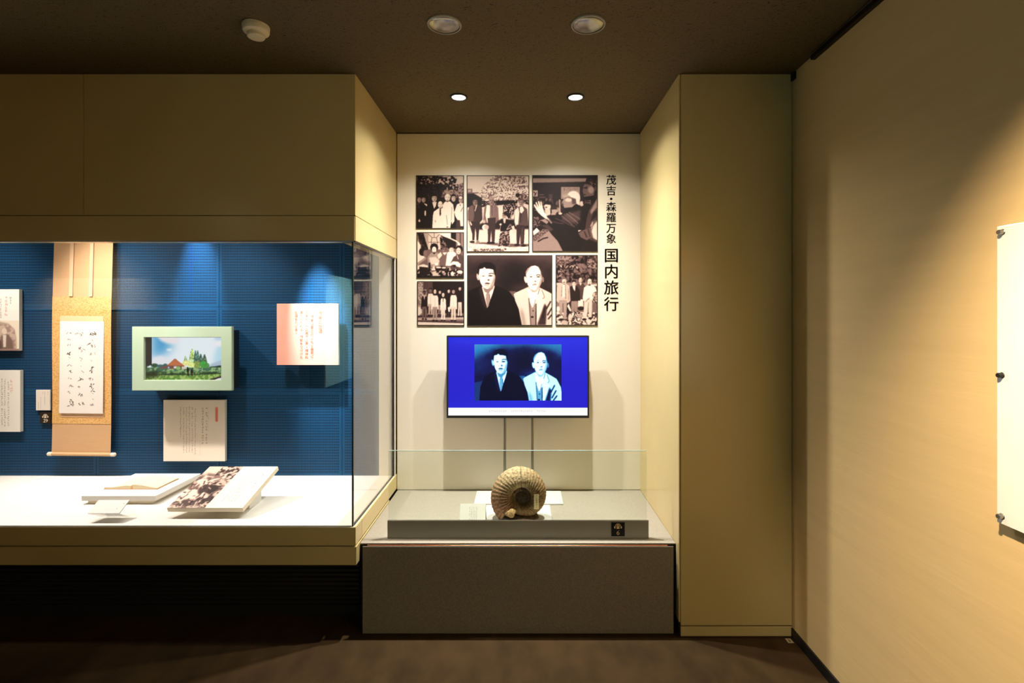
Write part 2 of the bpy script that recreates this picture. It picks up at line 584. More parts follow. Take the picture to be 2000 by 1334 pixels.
    def out(self, lut=None, gain=1.0, soft=0):
        if lut:
            for q in range(3):
                self.img[..., q] = boxblur(self.img[..., q], 1)
            self.img += (vnoise(self.H, self.W, 2.2, self.rng)[..., None] - .5) * .05
        a = np.clip(self.img, 0, 1).reshape(self.h, self.ss, self.w, self.ss, 3).mean((1, 3))
        if lut:
            g = a.mean(2)
            ks = np.linspace(0, 1, len(lut))
            a = np.stack([np.interp(g, ks, [c[i] / 255 for c in lut]) for i in range(3)], -1)
        a = np.where(a <= 0.04045, a / 12.92, ((a + 0.055) / 1.055) ** 2.4) * gain
        return a


SEPIA = [(12, 8, 7), (58, 40, 39), (126, 98, 93), (200, 176, 160), (252, 240, 226)]
BLUE = [(0, 2, 26), (14, 22, 78), (38, 120, 180), (160, 222, 246), (255, 255, 255)]


def picture_mesh(name, img, o, u, v, mat, parent=None, label=None):
    """img rows from the top; o = world position of the lower-left corner, u and v the full width and height vectors"""
    h, w = img.shape[:2]
    o, u, v = np.array(o, float), np.array(u, float), np.array(v, float)
    fu, fv = np.linspace(0, 1, w), np.linspace(1, 0, h)
    co = o + fu[None, :, None] * u + fv[:, None, None] * v
    idx = np.arange(h * w).reshape(h, w)
    quads = np.stack([idx[1:, :-1], idx[1:, 1:], idx[:-1, 1:], idx[:-1, :-1]], -1).reshape(-1, 4)
    me = bpy.data.meshes.new(name)
    me.vertices.add(h * w)
    me.vertices.foreach_set('co', co.reshape(-1))
    me.loops.add(quads.size)
    me.loops.foreach_set('vertex_index', quads.reshape(-1).astype(np.int32))
    me.polygons.add(len(quads))
    me.polygons.foreach_set('loop_start', np.arange(0, quads.size, 4, dtype=np.int32))
    me.update(calc_edges=True)
    at_ = me.color_attributes.new('picture', 'FLOAT_COLOR', 'POINT')
    at_.data.foreach_set('color', np.concatenate([img, np.ones((h, w, 1))], -1).astype(np.float32).reshape(-1))
    return link(name, me, M[mat], parent, label)


def flat_picture(name, img, px0, py0, px1, py1, d, mat, parent=None, label=None):
    """a picture facing the room in the plane y = d, placed by its size on the wall"""
    x0, x1, z0, z1 = X(px0, d), X(px1, d), Z(py1, d), Z(py0, d)
    return picture_mesh(name, img, (x0, d, z0), (x1 - x0, 0, 0), (0, 0, z1 - z0), mat, parent, label)


# ------------------------------------------------------------------ the room
NL, NR = -0.782, 0.735          # side faces of the recess
WR = 1.267                      # right wall
tag(box('floor', -6.9, WR + .1, -3.3, 3.4, -0.1, 0, 'floor', bevel=0), kind='structure')
tag(box('ceiling', -6.9, WR + .1, -3.3, 3.4, CEIL, CEIL + 0.1, 'ceiling', bevel=0), kind='structure')
tag(box('wall_right', WR, WR + .1, -3.2, 3.4, 0, CEIL, 'wallpaper', bevel=0), kind='structure')
tag(box('wall_left', -6.9, -6.8, -3.2, 3.4, 0, CEIL, 'rear', bevel=0), kind='structure')
tag(box('wall_rear', -6.8, WR, -3.3, -3.2, 0, CEIL, 'rear', bevel=0), kind='structure')
tag(box('wall_back', -6.8, WR, 3.23, 3.33, 0, CEIL, 'rear', bevel=0), kind='structure')
# board that closes the recess, held off the sides by a thin shadow gap
tag(box('wall_recess', X(775.5, BACK), X(1252, BACK), BACK, 3.225, Z(956.5, BACK), CEIL - 0.006, 'board', bevel=0.002), kind='structure')
bm = bmesh.new()
add_box(bm, NL, NR, 3.20, 3.228, 0.41, CEIL - .001)
tag(link('wall_recess_gap', bm_mesh(bm, 'gap'), M['dark metal']), kind='structure')
# pier to the right of the recess: side panel with an edge strip, front panel, base strip
bm = bmesh.new()
add_box(bm, NR, NR + 0.006, FRONT + .002, 3.225, 0.07, CEIL - .001, .0008)
tag(link('wall_pier_side', bm_mesh(bm, 'pier side'), M['laminate']), kind='structure')
bm = bmesh.new()
add_box(bm, NR + 0.002, WR - 0.002, FRONT + 0.012, 3.2, 0.0, CEIL - .003)
tag(link('wall_pier_core', bm_mesh(bm, 'pier core'), M['black']), kind='structure')
tag(box('wall_pier', NR + 0.0085, WR - 0.003, FRONT, FRONT + 0.012, Z(1221.5, FRONT), CEIL - .002, 'laminate', bevel=.0012), kind='structure')
tag(box('baseboard_pier', NR + 0.0085, WR - 0.003, FRONT, FRONT + 0.012, 0.004, Z(1224.5, FRONT), 'laminate', bevel=.0012), kind='structure')
tag(box('baseboard_right', WR - 0.008, WR, -3.2, FRONT - .002, 0, 0.045, 'black', bevel=.001), kind='structure')
# partition behind the camera, left, with its own white display panel (seen only as a reflection in the showcase glass)
tag(box('wall_partition', -2.30, -2.18, -3.2, -0.70, 0, CEIL, 'dark metal', bevel=0), kind='structure')
tag(box('wall_opposite', -6.8, -4.16, -1.35, -1.22, 0, CEIL, 'rear', bevel=0), kind='structure')
tag(box('reflection_trim_rear', -6.8, -4.14, -1.35, -1.2, 1.56, 1.93, 'board', bevel=0), kind='structure')  # unseen bright band added so that the showcase glass reflects it

# picture rail along the top of the right wall
rail = thing('picture_rail', 'dark metal picture rail running along the top of the right wall', 'picture rail', (WR - 0.01, 1.2, CEIL - 0.03))
bm = bmesh.new()
r0, r1 = -1.0, 2.215
add_box(bm, WR - 0.020, WR, r0, r1, CEIL - 0.027, CEIL - 0.019)
add_box(bm, WR - 0.020, WR - 0.015, r0, r1, CEIL - 0.019, CEIL - 0.001)
add_box(bm, WR - 0.004, WR, r0, r1, CEIL - 0.019, CEIL - 0.001)
link('rail_channel', bm_mesh(bm, 'rail'), M['dark metal'], rail)
box('rail_lip', WR - 0.024, WR - 0.0205, r0, r1, CEIL - 0.010, CEIL - 0.006, 'steel', rail, .0006, label='thin bright metal lip')
tag(box('corner_bracket', WR - 0.012, WR - .0005, FRONT - 0.035, FRONT - 0.004, Z(158, 2.39), Z(141.5, 2.39) - .004, 'black', bevel=.003),
    'small black bracket high in the corner where the right wall meets the pier', 'bracket')

# ------------------------------------------------------------------ ceiling fittings
for i, (lx, ly) in enumerate(LAMPS):
    side = ('left', 'right')[i]
    t = thing('recessed_downlight', ('glowing recessed downlight above the group portraits, left of the lit pair',
                                     'glowing recessed downlight nearer the tall pier, right of the lit pair')[i], 'downlight', (lx, ly, CEIL), 'lit downlights over the recess')
    turned('trim_ring', [(0.036, -0.001), (0.036, -0.006), (0.045, -0.005), (0.046, 0.0), (0.036, 0.0), (0.036, -0.001)], (lx, ly, CEIL - 0.0005), 'black', t)
    turned('lens', [(0.0, -0.0045), (0.02, -0.004), (0.0355, -0.002), (0.0355, -0.0005)], (lx, ly, CEIL - 0.0005), 'lens', t)
M['reflector'] = material('polished reflector', (150, 146, 136), 0.22, 0.85)
for i, (px, py) in enumerate(((868, 47), (1149, 47))):
    d = (CEIL - EYE) / (CY - py) * F
    c = (X(px, d), d, CEIL - 0.0005)
    t = thing('ceiling_lamp_cover', ('unlit round ceiling lamp with pearly domed cover, nearer the smoke detector',
                                     'unlit round ceiling lamp with pearly domed cover, farther from the smoke detector')[i], 'ceiling lamp', c, 'unlit round ceiling lamps')
    turned('rim', [(0.060, 0.0), (0.060, -0.006), (0.066, -0.005), (0.067, 0.0)], c, 'bar', t)
    turned('cover', [(0.0, -0.013), (0.012, -0.0128), (0.03, -0.011), (0.045, -0.0088), (0.056, -0.006), (0.0602, -0.003), (0.0602, 0.0)], c, 'reflector', t)
d = 2.0
c = (X(500, d), d, CEIL - 0.0005)
t = thing('smoke_detector', 'round off-white smoke detector on the dark ceiling', 'smoke detector', c)
turned('base', [(0.0, 0), (0.049, 0), (0.050, -0.003), (0.050, -0.006), (0.0485, -0.0065)], c, 'plastic', t)
turned('housing', [(0.0485, -0.0065), (0.049, -0.008), (0.0485, -0.021), (0.046, -0.026), (0.038, -0.029), (0.033, -0.031), (0.0, -0.031)], c, 'plastic', t)
turned('sensor_cap', [(0.031, -0.031), (0.0305, -0.034), (0.032, -0.043), (0.030, -0.046), (0.024, -0.0475), (0.0, -0.048)], c, 'plastic', t)

# ------------------------------------------------------------------ wall showcase on the left
XL = -4.9                       # runs on past the left edge of the picture
LEDGE, BAND, BOT = Z(1030, FRONT), Z(1067, FRONT), Z(1103.5, FRONT)
FAS, FAS_SEAM = Z(470, FRONT), Z(421, FRONT)
case = thing('display_case', 'long built-in glass showcase with blue back, white deck and cream housing', 'display case', (-2.2, 2.8, 0))
# housing over the glass
seam_x = X(163, FRONT)
NT = NL - 0.0005
box('fascia_panel', seam_x + .0015, NT - .0015, FRONT, FRONT + .018, FAS_SEAM + .0015, CEIL - .002, 'laminate', case, .001)
box('fascia_panel', XL, seam_x - .0015, FRONT, FRONT + .018, FAS_SEAM + .0015, CEIL - .002, 'laminate', case, .001)
box('fascia_rail', XL, NT - .004, FRONT, FRONT + .085, FAS, FAS_SEAM - .0015, 'laminate', case, .001)
box('end_panel', NT - .018, NT, FRONT + .0012, 3.228, FAS_SEAM + .0015, CEIL - .002, 'laminate', case, .001)
box('end_rail', NT - .085, NT, FRONT + .0045, 3.228, FAS, FAS_SEAM - .0015, 'laminate', case, .001)
box('housing_core', XL, NT - .019, FRONT + .0186, FRONT + .03, FAS_SEAM - .01, CEIL - .003, 'black', case, 0)
box('head_channel', XL, NT - .012, FRONT + .004, FRONT + .02, FAS - .005, FAS + .002, 'steel', case, .0005, label='thin metal channel that holds the glass')
box('head_channel', NT - .020, NT - .006, FRONT + .02, 3.16, FAS - .005, FAS + .002, 'steel', case, .0005, label='thin metal channel that holds the glass')
# base under the glass
box('base_rail', XL, NT - .006, FRONT, FRONT + .0055, BAND + .003, LEDGE, 'laminate', case, .0015)
box('end_base_rail', NT - .0058, NT + .0012, FRONT + .001, 3.228, BAND + .003, LEDGE, 'laminate', case, .001)
box('apron', XL, NT - .001, FRONT - .0015, FRONT + .06, BOT, BAND - .0025, 'laminate', case, .0015)
box('end_apron', NT - .0008, NT + .005, FRONT - .0005, 3.0, BOT, BAND - .0025, 'laminate', case, .001)
box('base_core', XL, NT - .008, FRONT + .055, 3.2, BOT + .02, LEDGE - .012, 'black', case, 0)
box('deck', XL, X(654, FRONT), FRONT + .006, CASE_BACK + .03, LEDGE - .011, LEDGE - .0005, 'white', case, 0, label='white deck of the showcase')
box('deck_border', X(654, FRONT) + .0005, NT - .007, FRONT + .006, CASE_BACK + .03, LEDGE - .011, LEDGE - .0005, 'board', case, 0, label='cream border of the deck')
# louvred black plinth, set back
bm = bmesh.new()
yb = FRONT + 0.15
z = 0.06
add_box(bm, XL, NT - .03, yb + .02, yb + .06, 0.0, BOT)
while z < BOT - .01:
    vs = add_box(bm, XL, NT - .03, yb, yb + .022, z, z + .012)
    for v in vs:
        if v.co.y < yb + .01:
            v.co.z -= .008
    z += 0.0225
link('louvre', bm_mesh(bm, 'louvre'), M['louvre'], case, 'black slatted plinth panel')
# blue back panels
xs = [SEAM_X - 4 * PAN_W, SEAM_X - 3 * PAN_W, SEAM_X - 2 * PAN_W, SEAM_X - PAN_W, SEAM_X, SEAM_X + PAN_W, X(740, CASE_BACK)]
zs = [SEAM_Z - PAN_H, SEAM_Z, SEAM_Z + PAN_H, SEAM_Z + 2 * PAN_H, CEIL - .02]
for i in range(len(xs) - 1):
    for k in range(len(zs) - 1):
        box('back_panel', max(XL, xs[i]) + .0012, xs[i + 1] - .0012, CASE_BACK, CASE_BACK + .012, max(zs[k], LEDGE) + .0008, zs[k + 1] - .0008, 'perforated', case, .0012,
            label='blue metal back panel with slots')
box('back_liner', XL, NT - .02, CASE_BACK + .0125, CASE_BACK + .03, LEDGE, CEIL - .01, 'navy', case, 0)
box('back_strip', X(740, CASE_BACK) + .0005, NT - .002, CASE_BACK - .001, CASE_BACK + .012, LEDGE, FAS + .6, 'board', case, 0, label='cream strip beside the blue panels')
# glass
GX = X(690, FRONT + .01)
box('glass_pane', XL, GX, FRONT + .008, FRONT + .016, LEDGE - .002, FAS - .001, 'glass', case, 0, label='front pane of clear glass')
box('glass_pane', GX - .008, GX, FRONT + .0175, 3.155, LEDGE - .002, FAS - .001, 'glass', case, 0, label='end pane of clear glass')
box('corner_seal', GX - .006, GX + .0005, FRONT + .0075, FRONT + .0172, LEDGE, FAS - .005, 'seal', case, 0, label='dark joint of the two panes')
box('edge_channel', GX - .010, GX + .004, 3.156, CASE_BACK - .0015, LEDGE, FAS, 'dark metal', case, .0008)
box('sill_channel', GX - .010, GX + .002, FRONT + .02, 3.155, LEDGE - .0005, LEDGE + .002, 'seal', case, 0)
box('sill_channel', XL, GX - .011, FRONT + .004, FRONT + .019, LEDGE - .0005, LEDGE + .0015, 'bar', case, 0)


def board_thing(name, label, cat, px0, py0, px1, py1, front, depth, img, group=None, mat='paper', pmat='card'):
    """a printed board fixed to the back of the showcase"""
    x0, x1, z0, z1 = X(px0, front), X(px1, front), Z(py1, front), Z(py0, front)
    t = thing(name, label, cat, ((x0 + x1) / 2, front + depth, (z0 + z1) / 2), group)
    box('board', x0, x1, front + .0006, front + depth, z0, z1, mat, t, .0006)
    picture_mesh('print', img, (x0 + .0008, front, z0 + .0008), (x1 - x0 - .0016, 0, 0), (0, 0, z1 - z0 - .0016), pmat, t)
    return t


BF = 3.140                      # front face of the boards inside the showcase
INKY = (.42, .34, .30)
# board with a small vignette photograph, far left (only its right part is in the picture)
PXL = -84
c = Canvas((0, 0, 121, 120), (121, 120), (.96, .94, .91), seed=3)
for k, (gx, y0, y1, s_) in enumerate(((104, 15, 26, 4.6), (96, 14, 52, 6.0), (85, 18, 55, 3.4), (79, 15, 55, 3.4), (73, 15, 55, 3.4), (67, 15, 50, 3.4))):
    c.glyphs(gx, y0, y1, s_, (.82, .45, .42) if k == 1 else INKY, 30 + k, 0, .11, .8)
c.r(8, 61, 121, 120, (.93, .88, .80))
c.p([(8, 118), (10, 90), (26, 70), (50, 63), (78, 62), (100, 67), (112, 78), (115, 95), (116, 118)], (.72, .62, .56), 3)
c.n([(60, 70), (100, 68), (112, 80), (114, 116), (50, 116), (45, 80)], (.66, .55, .5), (.80, .70, .64), 9)
c.p([(86, 90), (100, 88), (108, 100), (110, 117), (84, 117)], (.50, .40, .36), 2)
c.e(92, 82, 5, 6, (.9, .82, .74)); c.p([(89, 89), (96, 89), (95, 113), (90, 113)], (.9, .84, .78), 1)
c.e(74, 88, 6, 7, (.86, .78, .7)); c.p([(62, 100), (74, 95), (86, 100), (88, 118), (60, 118)], (.40, .31, .28), 2)
c.e(56, 86, 6, 7, (.86, .78, .7)); c.p([(44, 98), (56, 94), (68, 100), (68, 118), (42, 118)], (.36, .28, .26), 2)
c.e(30, 84, 6, 7, (.86, .78, .7)); c.p([(18, 98), (30, 93), (42, 100), (44, 118), (14, 118)], (.44, .35, .31), 2)
c.r(0, 116.5, 121, 120, (.62, .49, .44))
board_thing('text_board', 'white text board with a vignetted old photograph in its lower half', 'text board', PXL, 565, 37.5, 685, BF, .02, c.out(gain=1.0), 'text boards in the showcase')
c = Canvas((0, 0, 121, 120), (121, 120), (.96, .93, .89), seed=4)
for k, (gx, y0, y1, s_) in enumerate(((104, 17, 44, 6.6), (98, 22, 108, 3.9), (91, 16, 108, 3.9), (85.5, 16, 106, 3.9), (79, 16, 106, 3.9), (73, 16, 106, 3.9), (67, 16, 106, 3.9), (61, 16, 106, 3.9), (55, 16, 106, 3.9), (49, 16, 80, 3.9))):
    c.glyphs(gx, y0, y1, s_, (.80, .55, .52) if k == 0 else INKY, 50 + k, .05, .10, .75)
board_thing('text_board', 'white text board below the vignette photograph, pink heading and columns of small text', 'text board', PXL + 2, 723.5, 39.5, 843.5, BF, .02, c.out(gain=1.0), 'text boards in the showcase')
c = Canvas((0, 0, 28, 40), (28, 40), (.93, .89, .84), dens=2.2, seed=5)
for gx, y0, y1, s_ in ((23.5, 3, 9, 1.7), (17.5, 3, 30, 2.0), (13.5, 3, 8, 1.7), (9.5, 14, 37, 1.5), (5, 24, 37, 1.7)):
    c.glyphs(gx, y0, y1, s_, (.45, .36, .33), int(gx * 7), 0, .12, .7)
board_thing('caption_label', 'small white caption label beside the hanging scroll', 'caption label', 70, 761.5, 98, 801.5, BF + .012, .008, c.out(gain=.86))


def brush(c, pts, radii, v):
    """a stroke of changing width through smooth points"""
    n = len(pts)
    prev = None
    for i in range(n - 1):
        p0, p1, p2, p3 = pts[max(0, i - 1)], pts[i], pts[i + 1], pts[min(n - 1, i + 2)]
        for k in range(13):
            t = k / 12.0
            q = [0.5 * (2 * p1[j] + (p2[j] - p0[j]) * t + (2 * p0[j] - 5 * p1[j] + 4 * p2[j] - p3[j]) * t * t + (3 * p1[j] - p0[j] - 3 * p2[j] + p3[j]) * t ** 3) for j in (0, 1)]
            r = radii[i] * (1 - t) + radii[i + 1] * t
            c.e(q[0], q[1], r, r, v)
            if prev:
                c.l([prev, q], 2 * r, v)
            prev = q


def digit(c, ch, x, y, s, v):
    if ch == '6':
        brush(c, [(x + .30 * s, y - .52 * s), (x + .05 * s, y - .38 * s), (x - .20 * s, y - .08 * s), (x - .25 * s, y + .22 * s), (x - .02 * s, y + .47 * s), (x + .24 * s, y + .22 * s), (x + .04 * s, y - .08 * s), (x - .20 * s, y + .10 * s)],
              [.02 * s, .045 * s, .08 * s, .085 * s, .04 * s, .085 * s, .03 * s, .03 * s], v)
    elif ch == '9':
        brush(c, [(x - .30 * s, y + .52 * s), (x - .05 * s, y + .38 * s), (x + .20 * s, y + .08 * s), (x + .25 * s, y - .22 * s), (x + .02 * s, y - .47 * s), (x - .24 * s, y - .22 * s), (x - .04 * s, y + .08 * s), (x + .20 * s, y - .10 * s)],
              [.02 * s, .045 * s, .08 * s, .085 * s, .04 * s, .085 * s, .03 * s, .03 * s], v)
    elif ch == '2':
        brush(c, [(x - .26 * s, y - .28 * s), (x - .12 * s, y - .46 * s), (x + .12 * s, y - .44 * s), (x + .20 * s, y - .20 * s), (x + .02 * s, y + .12 * s), (x - .27 * s, y + .42 * s)],
              [.035 * s, .045 * s, .07 * s, .085 * s, .05 * s, .03 * s], v)
        c.p([(x - .30 * s, y + .36 * s), (x + .22 * s, y + .36 * s), (x + .32 * s, y + .26 * s), (x + .27 * s, y + .50 * s), (x - .30 * s, y + .50 * s)], v)


def audio_icon(c, cx, cy, s, v, dark):
    """headphones round a small player"""
    arc = [(cx + s * math.cos(a), cy + .05 * s + s * math.sin(a)) for a in np.linspace(math.pi, 2 * math.pi, 17)]
    c.l(arc, .17 * s, v)
    for sg in (-1, 1):
        c.p([(cx + sg * .92 * s, cy - .12 * s), (cx + sg * 1.18 * s, cy - .12 * s), (cx + sg * 1.42 * s, cy + .10 * s), (cx + sg * 1.42 * s, cy + .42 * s), (cx + sg * 1.15 * s, cy + .72 * s), (cx + sg * .92 * s, cy + .66 * s)], v)
    c.r(cx - .5 * s, cy - .42 * s, cx + .5 * s, cy + .82 * s, v)
    c.e(cx, cy - .42 * s, .5 * s, .28 * s, v)
    c.e(cx, cy - .22 * s, .26 * s, .17 * s, dark)
    c.l([(cx, cy - .05 * s), (cx, cy + .7 * s)], .07 * s, dark, 0, .6)


c = Canvas((0, 0, 21, 21), (21, 21), (.17, .11, .06), dens=4, seed=6)
audio_icon(c, 10.5, 7.0, 4.3, (.95, .88, .78), (.17, .11, .06))
digit(c, '2', 8.6, 15.8, 6.2, (.97, .92, .84)); digit(c, '9', 13.2, 15.8, 6.2, (.97, .92, .84))
board_thing('audio_guide_sign', 'dark brown audio guide sign with headphones and the number 29', 'sign', 78, 806, 99, 827, BF + .012, .008, c.out(gain=.86), 'audio guide signs', 'border')

# hanging scroll
SD = 3.128
t = thing('hanging_scroll', 'tall hanging calligraphy scroll in gold brocade and beige silk', 'hanging scroll', (X(157, SD), SD, Z(883, SD)))
t.rotation_euler = (0, math.radians(0.62), 0)


def sx_(p): return X(p, SD)
def sz_(p): return Z(p, SD)


def strip(name, px0, py0, px1, py1, off, mat, label=None, th=.0012):
    """scroll layers hang straight with a faint roll in depth"""
    bm = bmesh.new()
    n = 24
    z0, z1, x0, x1 = sz_(py1), sz_(py0), sx_(px0), sx_(px1)
    rows = []
    for k in range(n + 1):
        zz = z0 + (z1 - z0) * k / n
        yy = SD - off + .004 * math.sin((zz - .6) * 5.2)
        rows.append([bm.verts.new((xx, yy + o_, zz)) for o_, xx in ((0, x0), (0, x1), (th, x1), (th, x0))])
    for a, b_ in zip(rows, rows[1:]):
        for j in range(4):
            bm.faces.new((a[j], a[(j + 1) % 4], b_[(j + 1) % 4], b_[j]))
    bm.faces.new(rows[0]); bm.faces.new(rows[-1])
    o = link(name, bm_mesh(bm, name, True), M[mat], None, label)
    o.data.set_sharp_from_angle(angle=math.radians(40))
    o.parent = t
    o.matrix_parent_inverse = Matrix.Translation(t.location).inverted()
    return o


strip('silk_mount', 100.5, 380, 215.5, 884, 0, 'silk', 'plain beige silk mount')
strip('brocade', 100.5, 580, 215.5, 828, .0016, 'brocade', 'gold patterned brocade border')
strip('inner_band', 116.5, 617, 201, 627.5, .0032, 'pink silk', 'pale pink silk band')
strip('inner_band', 117.5, 806.5, 202, 815, .0032, 'pink silk', 'pale pink silk band')
strip('hanging_strip', 133.5, 380, 140.5, 579, .006, 'ribbon', 'narrow pale hanging ribbon', .003)
strip('hanging_strip', 172.5, 380, 179, 579, .006, 'ribbon', 'narrow pale hanging ribbon', .003)
# the writing sheet: zoomed drawing, 6.67 units per photo pixel, origin (110, 620)
c = Canvas((38, 35, 608, 1243), (85.5, 181), (.95, .92, .90), dens=2.0, seed=8)
rg = random.Random(5)


def kana(x, y, s, dark, seed, strokes=3):
    rr = random.Random(seed)
    for _ in range(strokes):
        px_, py_ = x + rr.uniform(-.5, .5) * s, y + rr.uniform(-.5, .4) * s
        pts = [(px_, py_)]
        for _k in range(3):
            px_ += rr.uniform(-.45, .45) * s; py_ += rr.uniform(.0, .35) * s
            pts.append((px_, py_))
        brush(c, pts, [rr.uniform(.02, .05) * s + 1.2, rr.uniform(.04, .12) * s + 1.2, rr.uniform(.03, .10) * s + 1, 1.0], (dark, dark * .92, dark * .86))


for x, y, s, dk, st in ((455, 185, 62, .22, 4), (445, 285, 26, .4, 1), (440, 345, 60, .35, 4), (485, 355, 40, .45, 3), (425, 465, 38, .5, 2), (480, 460, 46, .6, 2), (455, 560, 36, .6, 1), (455, 660, 62, .2, 3), (468, 772, 50, .45, 3), (462, 870, 50, .25, 4), (462, 930, 46, .25, 3),
                     (465, 985, 28, .5, 1), (462, 1050, 32, .55, 1), (450, 1130, 34, .45, 2), (488, 1125, 40, .45, 2),
                     (318, 190, 60, .4, 2), (270, 190, 36, .4, 2), (285, 380, 44, .35, 3), (325, 400, 52, .4, 3), (305, 515, 40, .5, 2), (315, 550, 24, .5, 1), (305, 610, 30, .62, 1), (320, 690, 50, .6, 1), (310, 795, 54, .25, 3), (310, 885, 36, .4, 2), (318, 990, 52, .35, 3), (320, 1115, 56, .3, 3),
                     (160, 180, 40, .4, 2), (165, 265, 34, .4, 2), (165, 335, 34, .35, 2), (168, 440, 60, .22, 4), (168, 515, 32, .5, 1), (170, 600, 44, .4, 2), (200, 685, 40, .25, 2), (155, 700, 20, .5, 1), (175, 780, 38, .4, 2), (180, 880, 42, .3, 3), (180, 960, 34, .35, 2), (190, 1080, 52, .35, 4), (185, 1140, 50, .3, 3)):
    kana(x, y, s * .92, min(.75, dk + .10), int(x * 3 + y), st)
o = picture_mesh('writing_sheet', c.out(gain=.88), (sx_(116.5), SD - .0070, sz_(807)), (sx_(202) - sx_(116.5), 0, 0), (0, 0, sz_(627) - sz_(807)), 'card')
o.parent = t; o.matrix_parent_inverse = Matrix.Translation(t.location).inverted(); o['label'] = 'white sheet with brush writing'
o = turned('roller', [(.0, sx_(103)), (.0105, sx_(103)), (.0105, sx_(217)), (.0, sx_(217))], (0, SD - .002, sz_(887)), 'silk', None, 'X', 24)
o.parent = t; o.matrix_parent_inverse = Matrix.Translation(t.location).inverted()
for a0, a1 in ((94, 103), (217, 226)):
    o = turned('roller_knob', [(.0, sx_(a0) - .004 * (a0 < 150)), (.0085, sx_(a0)), (.0115, sx_(a0) + .004), (.0115, sx_(a1) - .004), (.0085, sx_(a1)), (.0, sx_(a1) + .004 * (a0 > 150))], (0, SD - .002, sz_(887)), 'ivory', None, 'X', 24, 'ivory end knob')
    o.parent = t; o.matrix_parent_inverse = Matrix.Translation(t.location).inverted()

# green framed monitor
MD = 3.02
x0, x1, z0, z1 = X(257.5, MD), X(452.5, MD), Z(763, MD), Z(638, MD)
sx0, sx1, szb, szt = X(281, MD), X(431.5, MD), Z(742.5, MD), Z(659, MD)
t = thing('framed_monitor', 'lit picture monitor in a wide pale green frame', 'monitor', ((x0 + x1) / 2, MD + .1, z0))
bm = bmesh.new()
fr = [(x0, x1, z0, szb), (x0, x1, szt, z1), (x0, sx0, szb, szt), (sx1, x1, szb, szt)]
outer = [bm.verts.new((x, MD, z)) for x, z in ((x0, z0), (x1, z0), (x1, z1), (x0, z1))]
inner = [bm.verts.new((x, MD, z)) for x, z in ((sx0, szb), (sx1, szb), (sx1, szt), (sx0, szt))]
faces = [bm.faces.new((outer[i], outer[(i + 1) % 4], inner[(i + 1) % 4], inner[i])) for i in range(4)]
ex = bmesh.ops.extrude_face_region(bm, geom=faces)
for v in [g for g in ex['geom'] if isinstance(g, bmesh.types.BMVert)]:
    v.co.y += .022
bmesh.ops.bevel(bm, geom=[e for e in bm.edges if all(v.co.y < MD + .001 for v in e.verts) and len(e.link_faces) == 2 and any(abs(f.normal.y) < .5 for f in e.link_faces)], offset=.0022, segments=2, affect='EDGES')
link('frame', bm_mesh(bm, 'frame'), M['frame green'], t, 'pale green frame')
box('housing', x0 + .03, X(467, CASE_BACK), MD + .0225, CASE_BACK - .0005, Z(755, CASE_BACK), Z(644, CASE_BACK), 'navy', t, .004, 'dark navy housing')
c = Canvas((15, 110, 1890, 1155), (150, 83.5), (.93, .96, .98), seed=11)
c.p([(170, 110), (560, 110), (700, 330), (560, 460), (420, 560), (180, 640)], (.32, .64, .84), 260)
c.p([(300, 110), (820, 110), (830, 250), (700, 280), (560, 270), (400, 210)], (.95, .92, .93), 60)
c.e(600, 420, 70, 28, (.93, .95, .97), 30); c.p([(180, 610), (400, 560), (560, 620), (700, 600), (640, 760), (180, 770)], (.92, .92, .95), 60)
c.p([(1750, 330), (1890, 300), (1890, 700), (1650, 760)], (.74, .88, .94), 120)
c.e(1780, 270, 110, 70, (.96, .95, .97), 40); c.r(1700, 120, 1890, 180, (.72, .82, .93), 60)
c.p([(1600, 760), (1720, 720), (1840, 670), (1890, 690), (1890, 860), (1560, 860)], (.70, .77, .84), 40)
c.p([(1570, 830), (1700, 820), (1800, 800), (1890, 800), (1890, 880), (1560, 880)], (.16, .24, .20), 16)
c.r(15, 850, 1890, 1155, (.45, .58, .36), 10)
c.n([(15, 850), (1890, 850), (1890, 960), (15, 960)], (.30, .45, .34), (.60, .72, .50), 60, blur=14)
c.n([(15, 940), (1890, 940), (1890, 1040), (15, 1040)], (.26, .36, .24), (.52, .66, .40), 70, blur=14)
c.n([(15, 1040), (1890, 1000), (1890, 1155), (15, 1155)], (.42, .58, .26), (.66, .76, .42), 50, blur=14)
c.p([(15, 950), (300, 930), (420, 1000), (300, 1080), (15, 1120)], (.16, .19, .12), 80, .85)
c.p([(360, 1020), (700, 980), (1200, 1010), (1700, 960), (1890, 980), (1890, 1000), (1200, 1030), (600, 1040)], (.16, .22, .15), 18, .8)
c.p([(1600, 1120), (1760, 1080), (1890, 1030), (1890, 1155), (1560, 1155)], (.24, .20, .18), 14); c.p([(1680, 1155), (1780, 1110), (1890, 1090), (1890, 1155)], (.92, .90, .92), 8)
for x, y, rx, ry, v in ((240, 800, 90, 50, (.22, .34, .22)), (380, 815, 90, 40, (.28, .42, .42)), (500, 800, 60, 46, (.26, .40, .40))):
    c.e(x, y, rx, ry, v, 14)
c.p([(320, 860), (460, 820), (560, 790), (700, 660), (715, 640), (760, 640), (775, 660), (860, 740), (960, 800), (960, 880), (540, 880)], (.48, .33, .30), 8)
c.p([(560, 780), (700, 670), (712, 640), (760, 642), (780, 670), (950, 790), (960, 806), (700, 806), (560, 800)], (.78, .46, .30), 8)
c.r(706, 822, 780, 872, (.93, .88, .86), 6); c.r(560, 830, 600, 870, (.66, .76, .86), 6); c.e(815, 865, 58, 44, (.56, .74, .44), 12); c.r(900, 825, 1010, 885, (.88, .82, .76), 8)
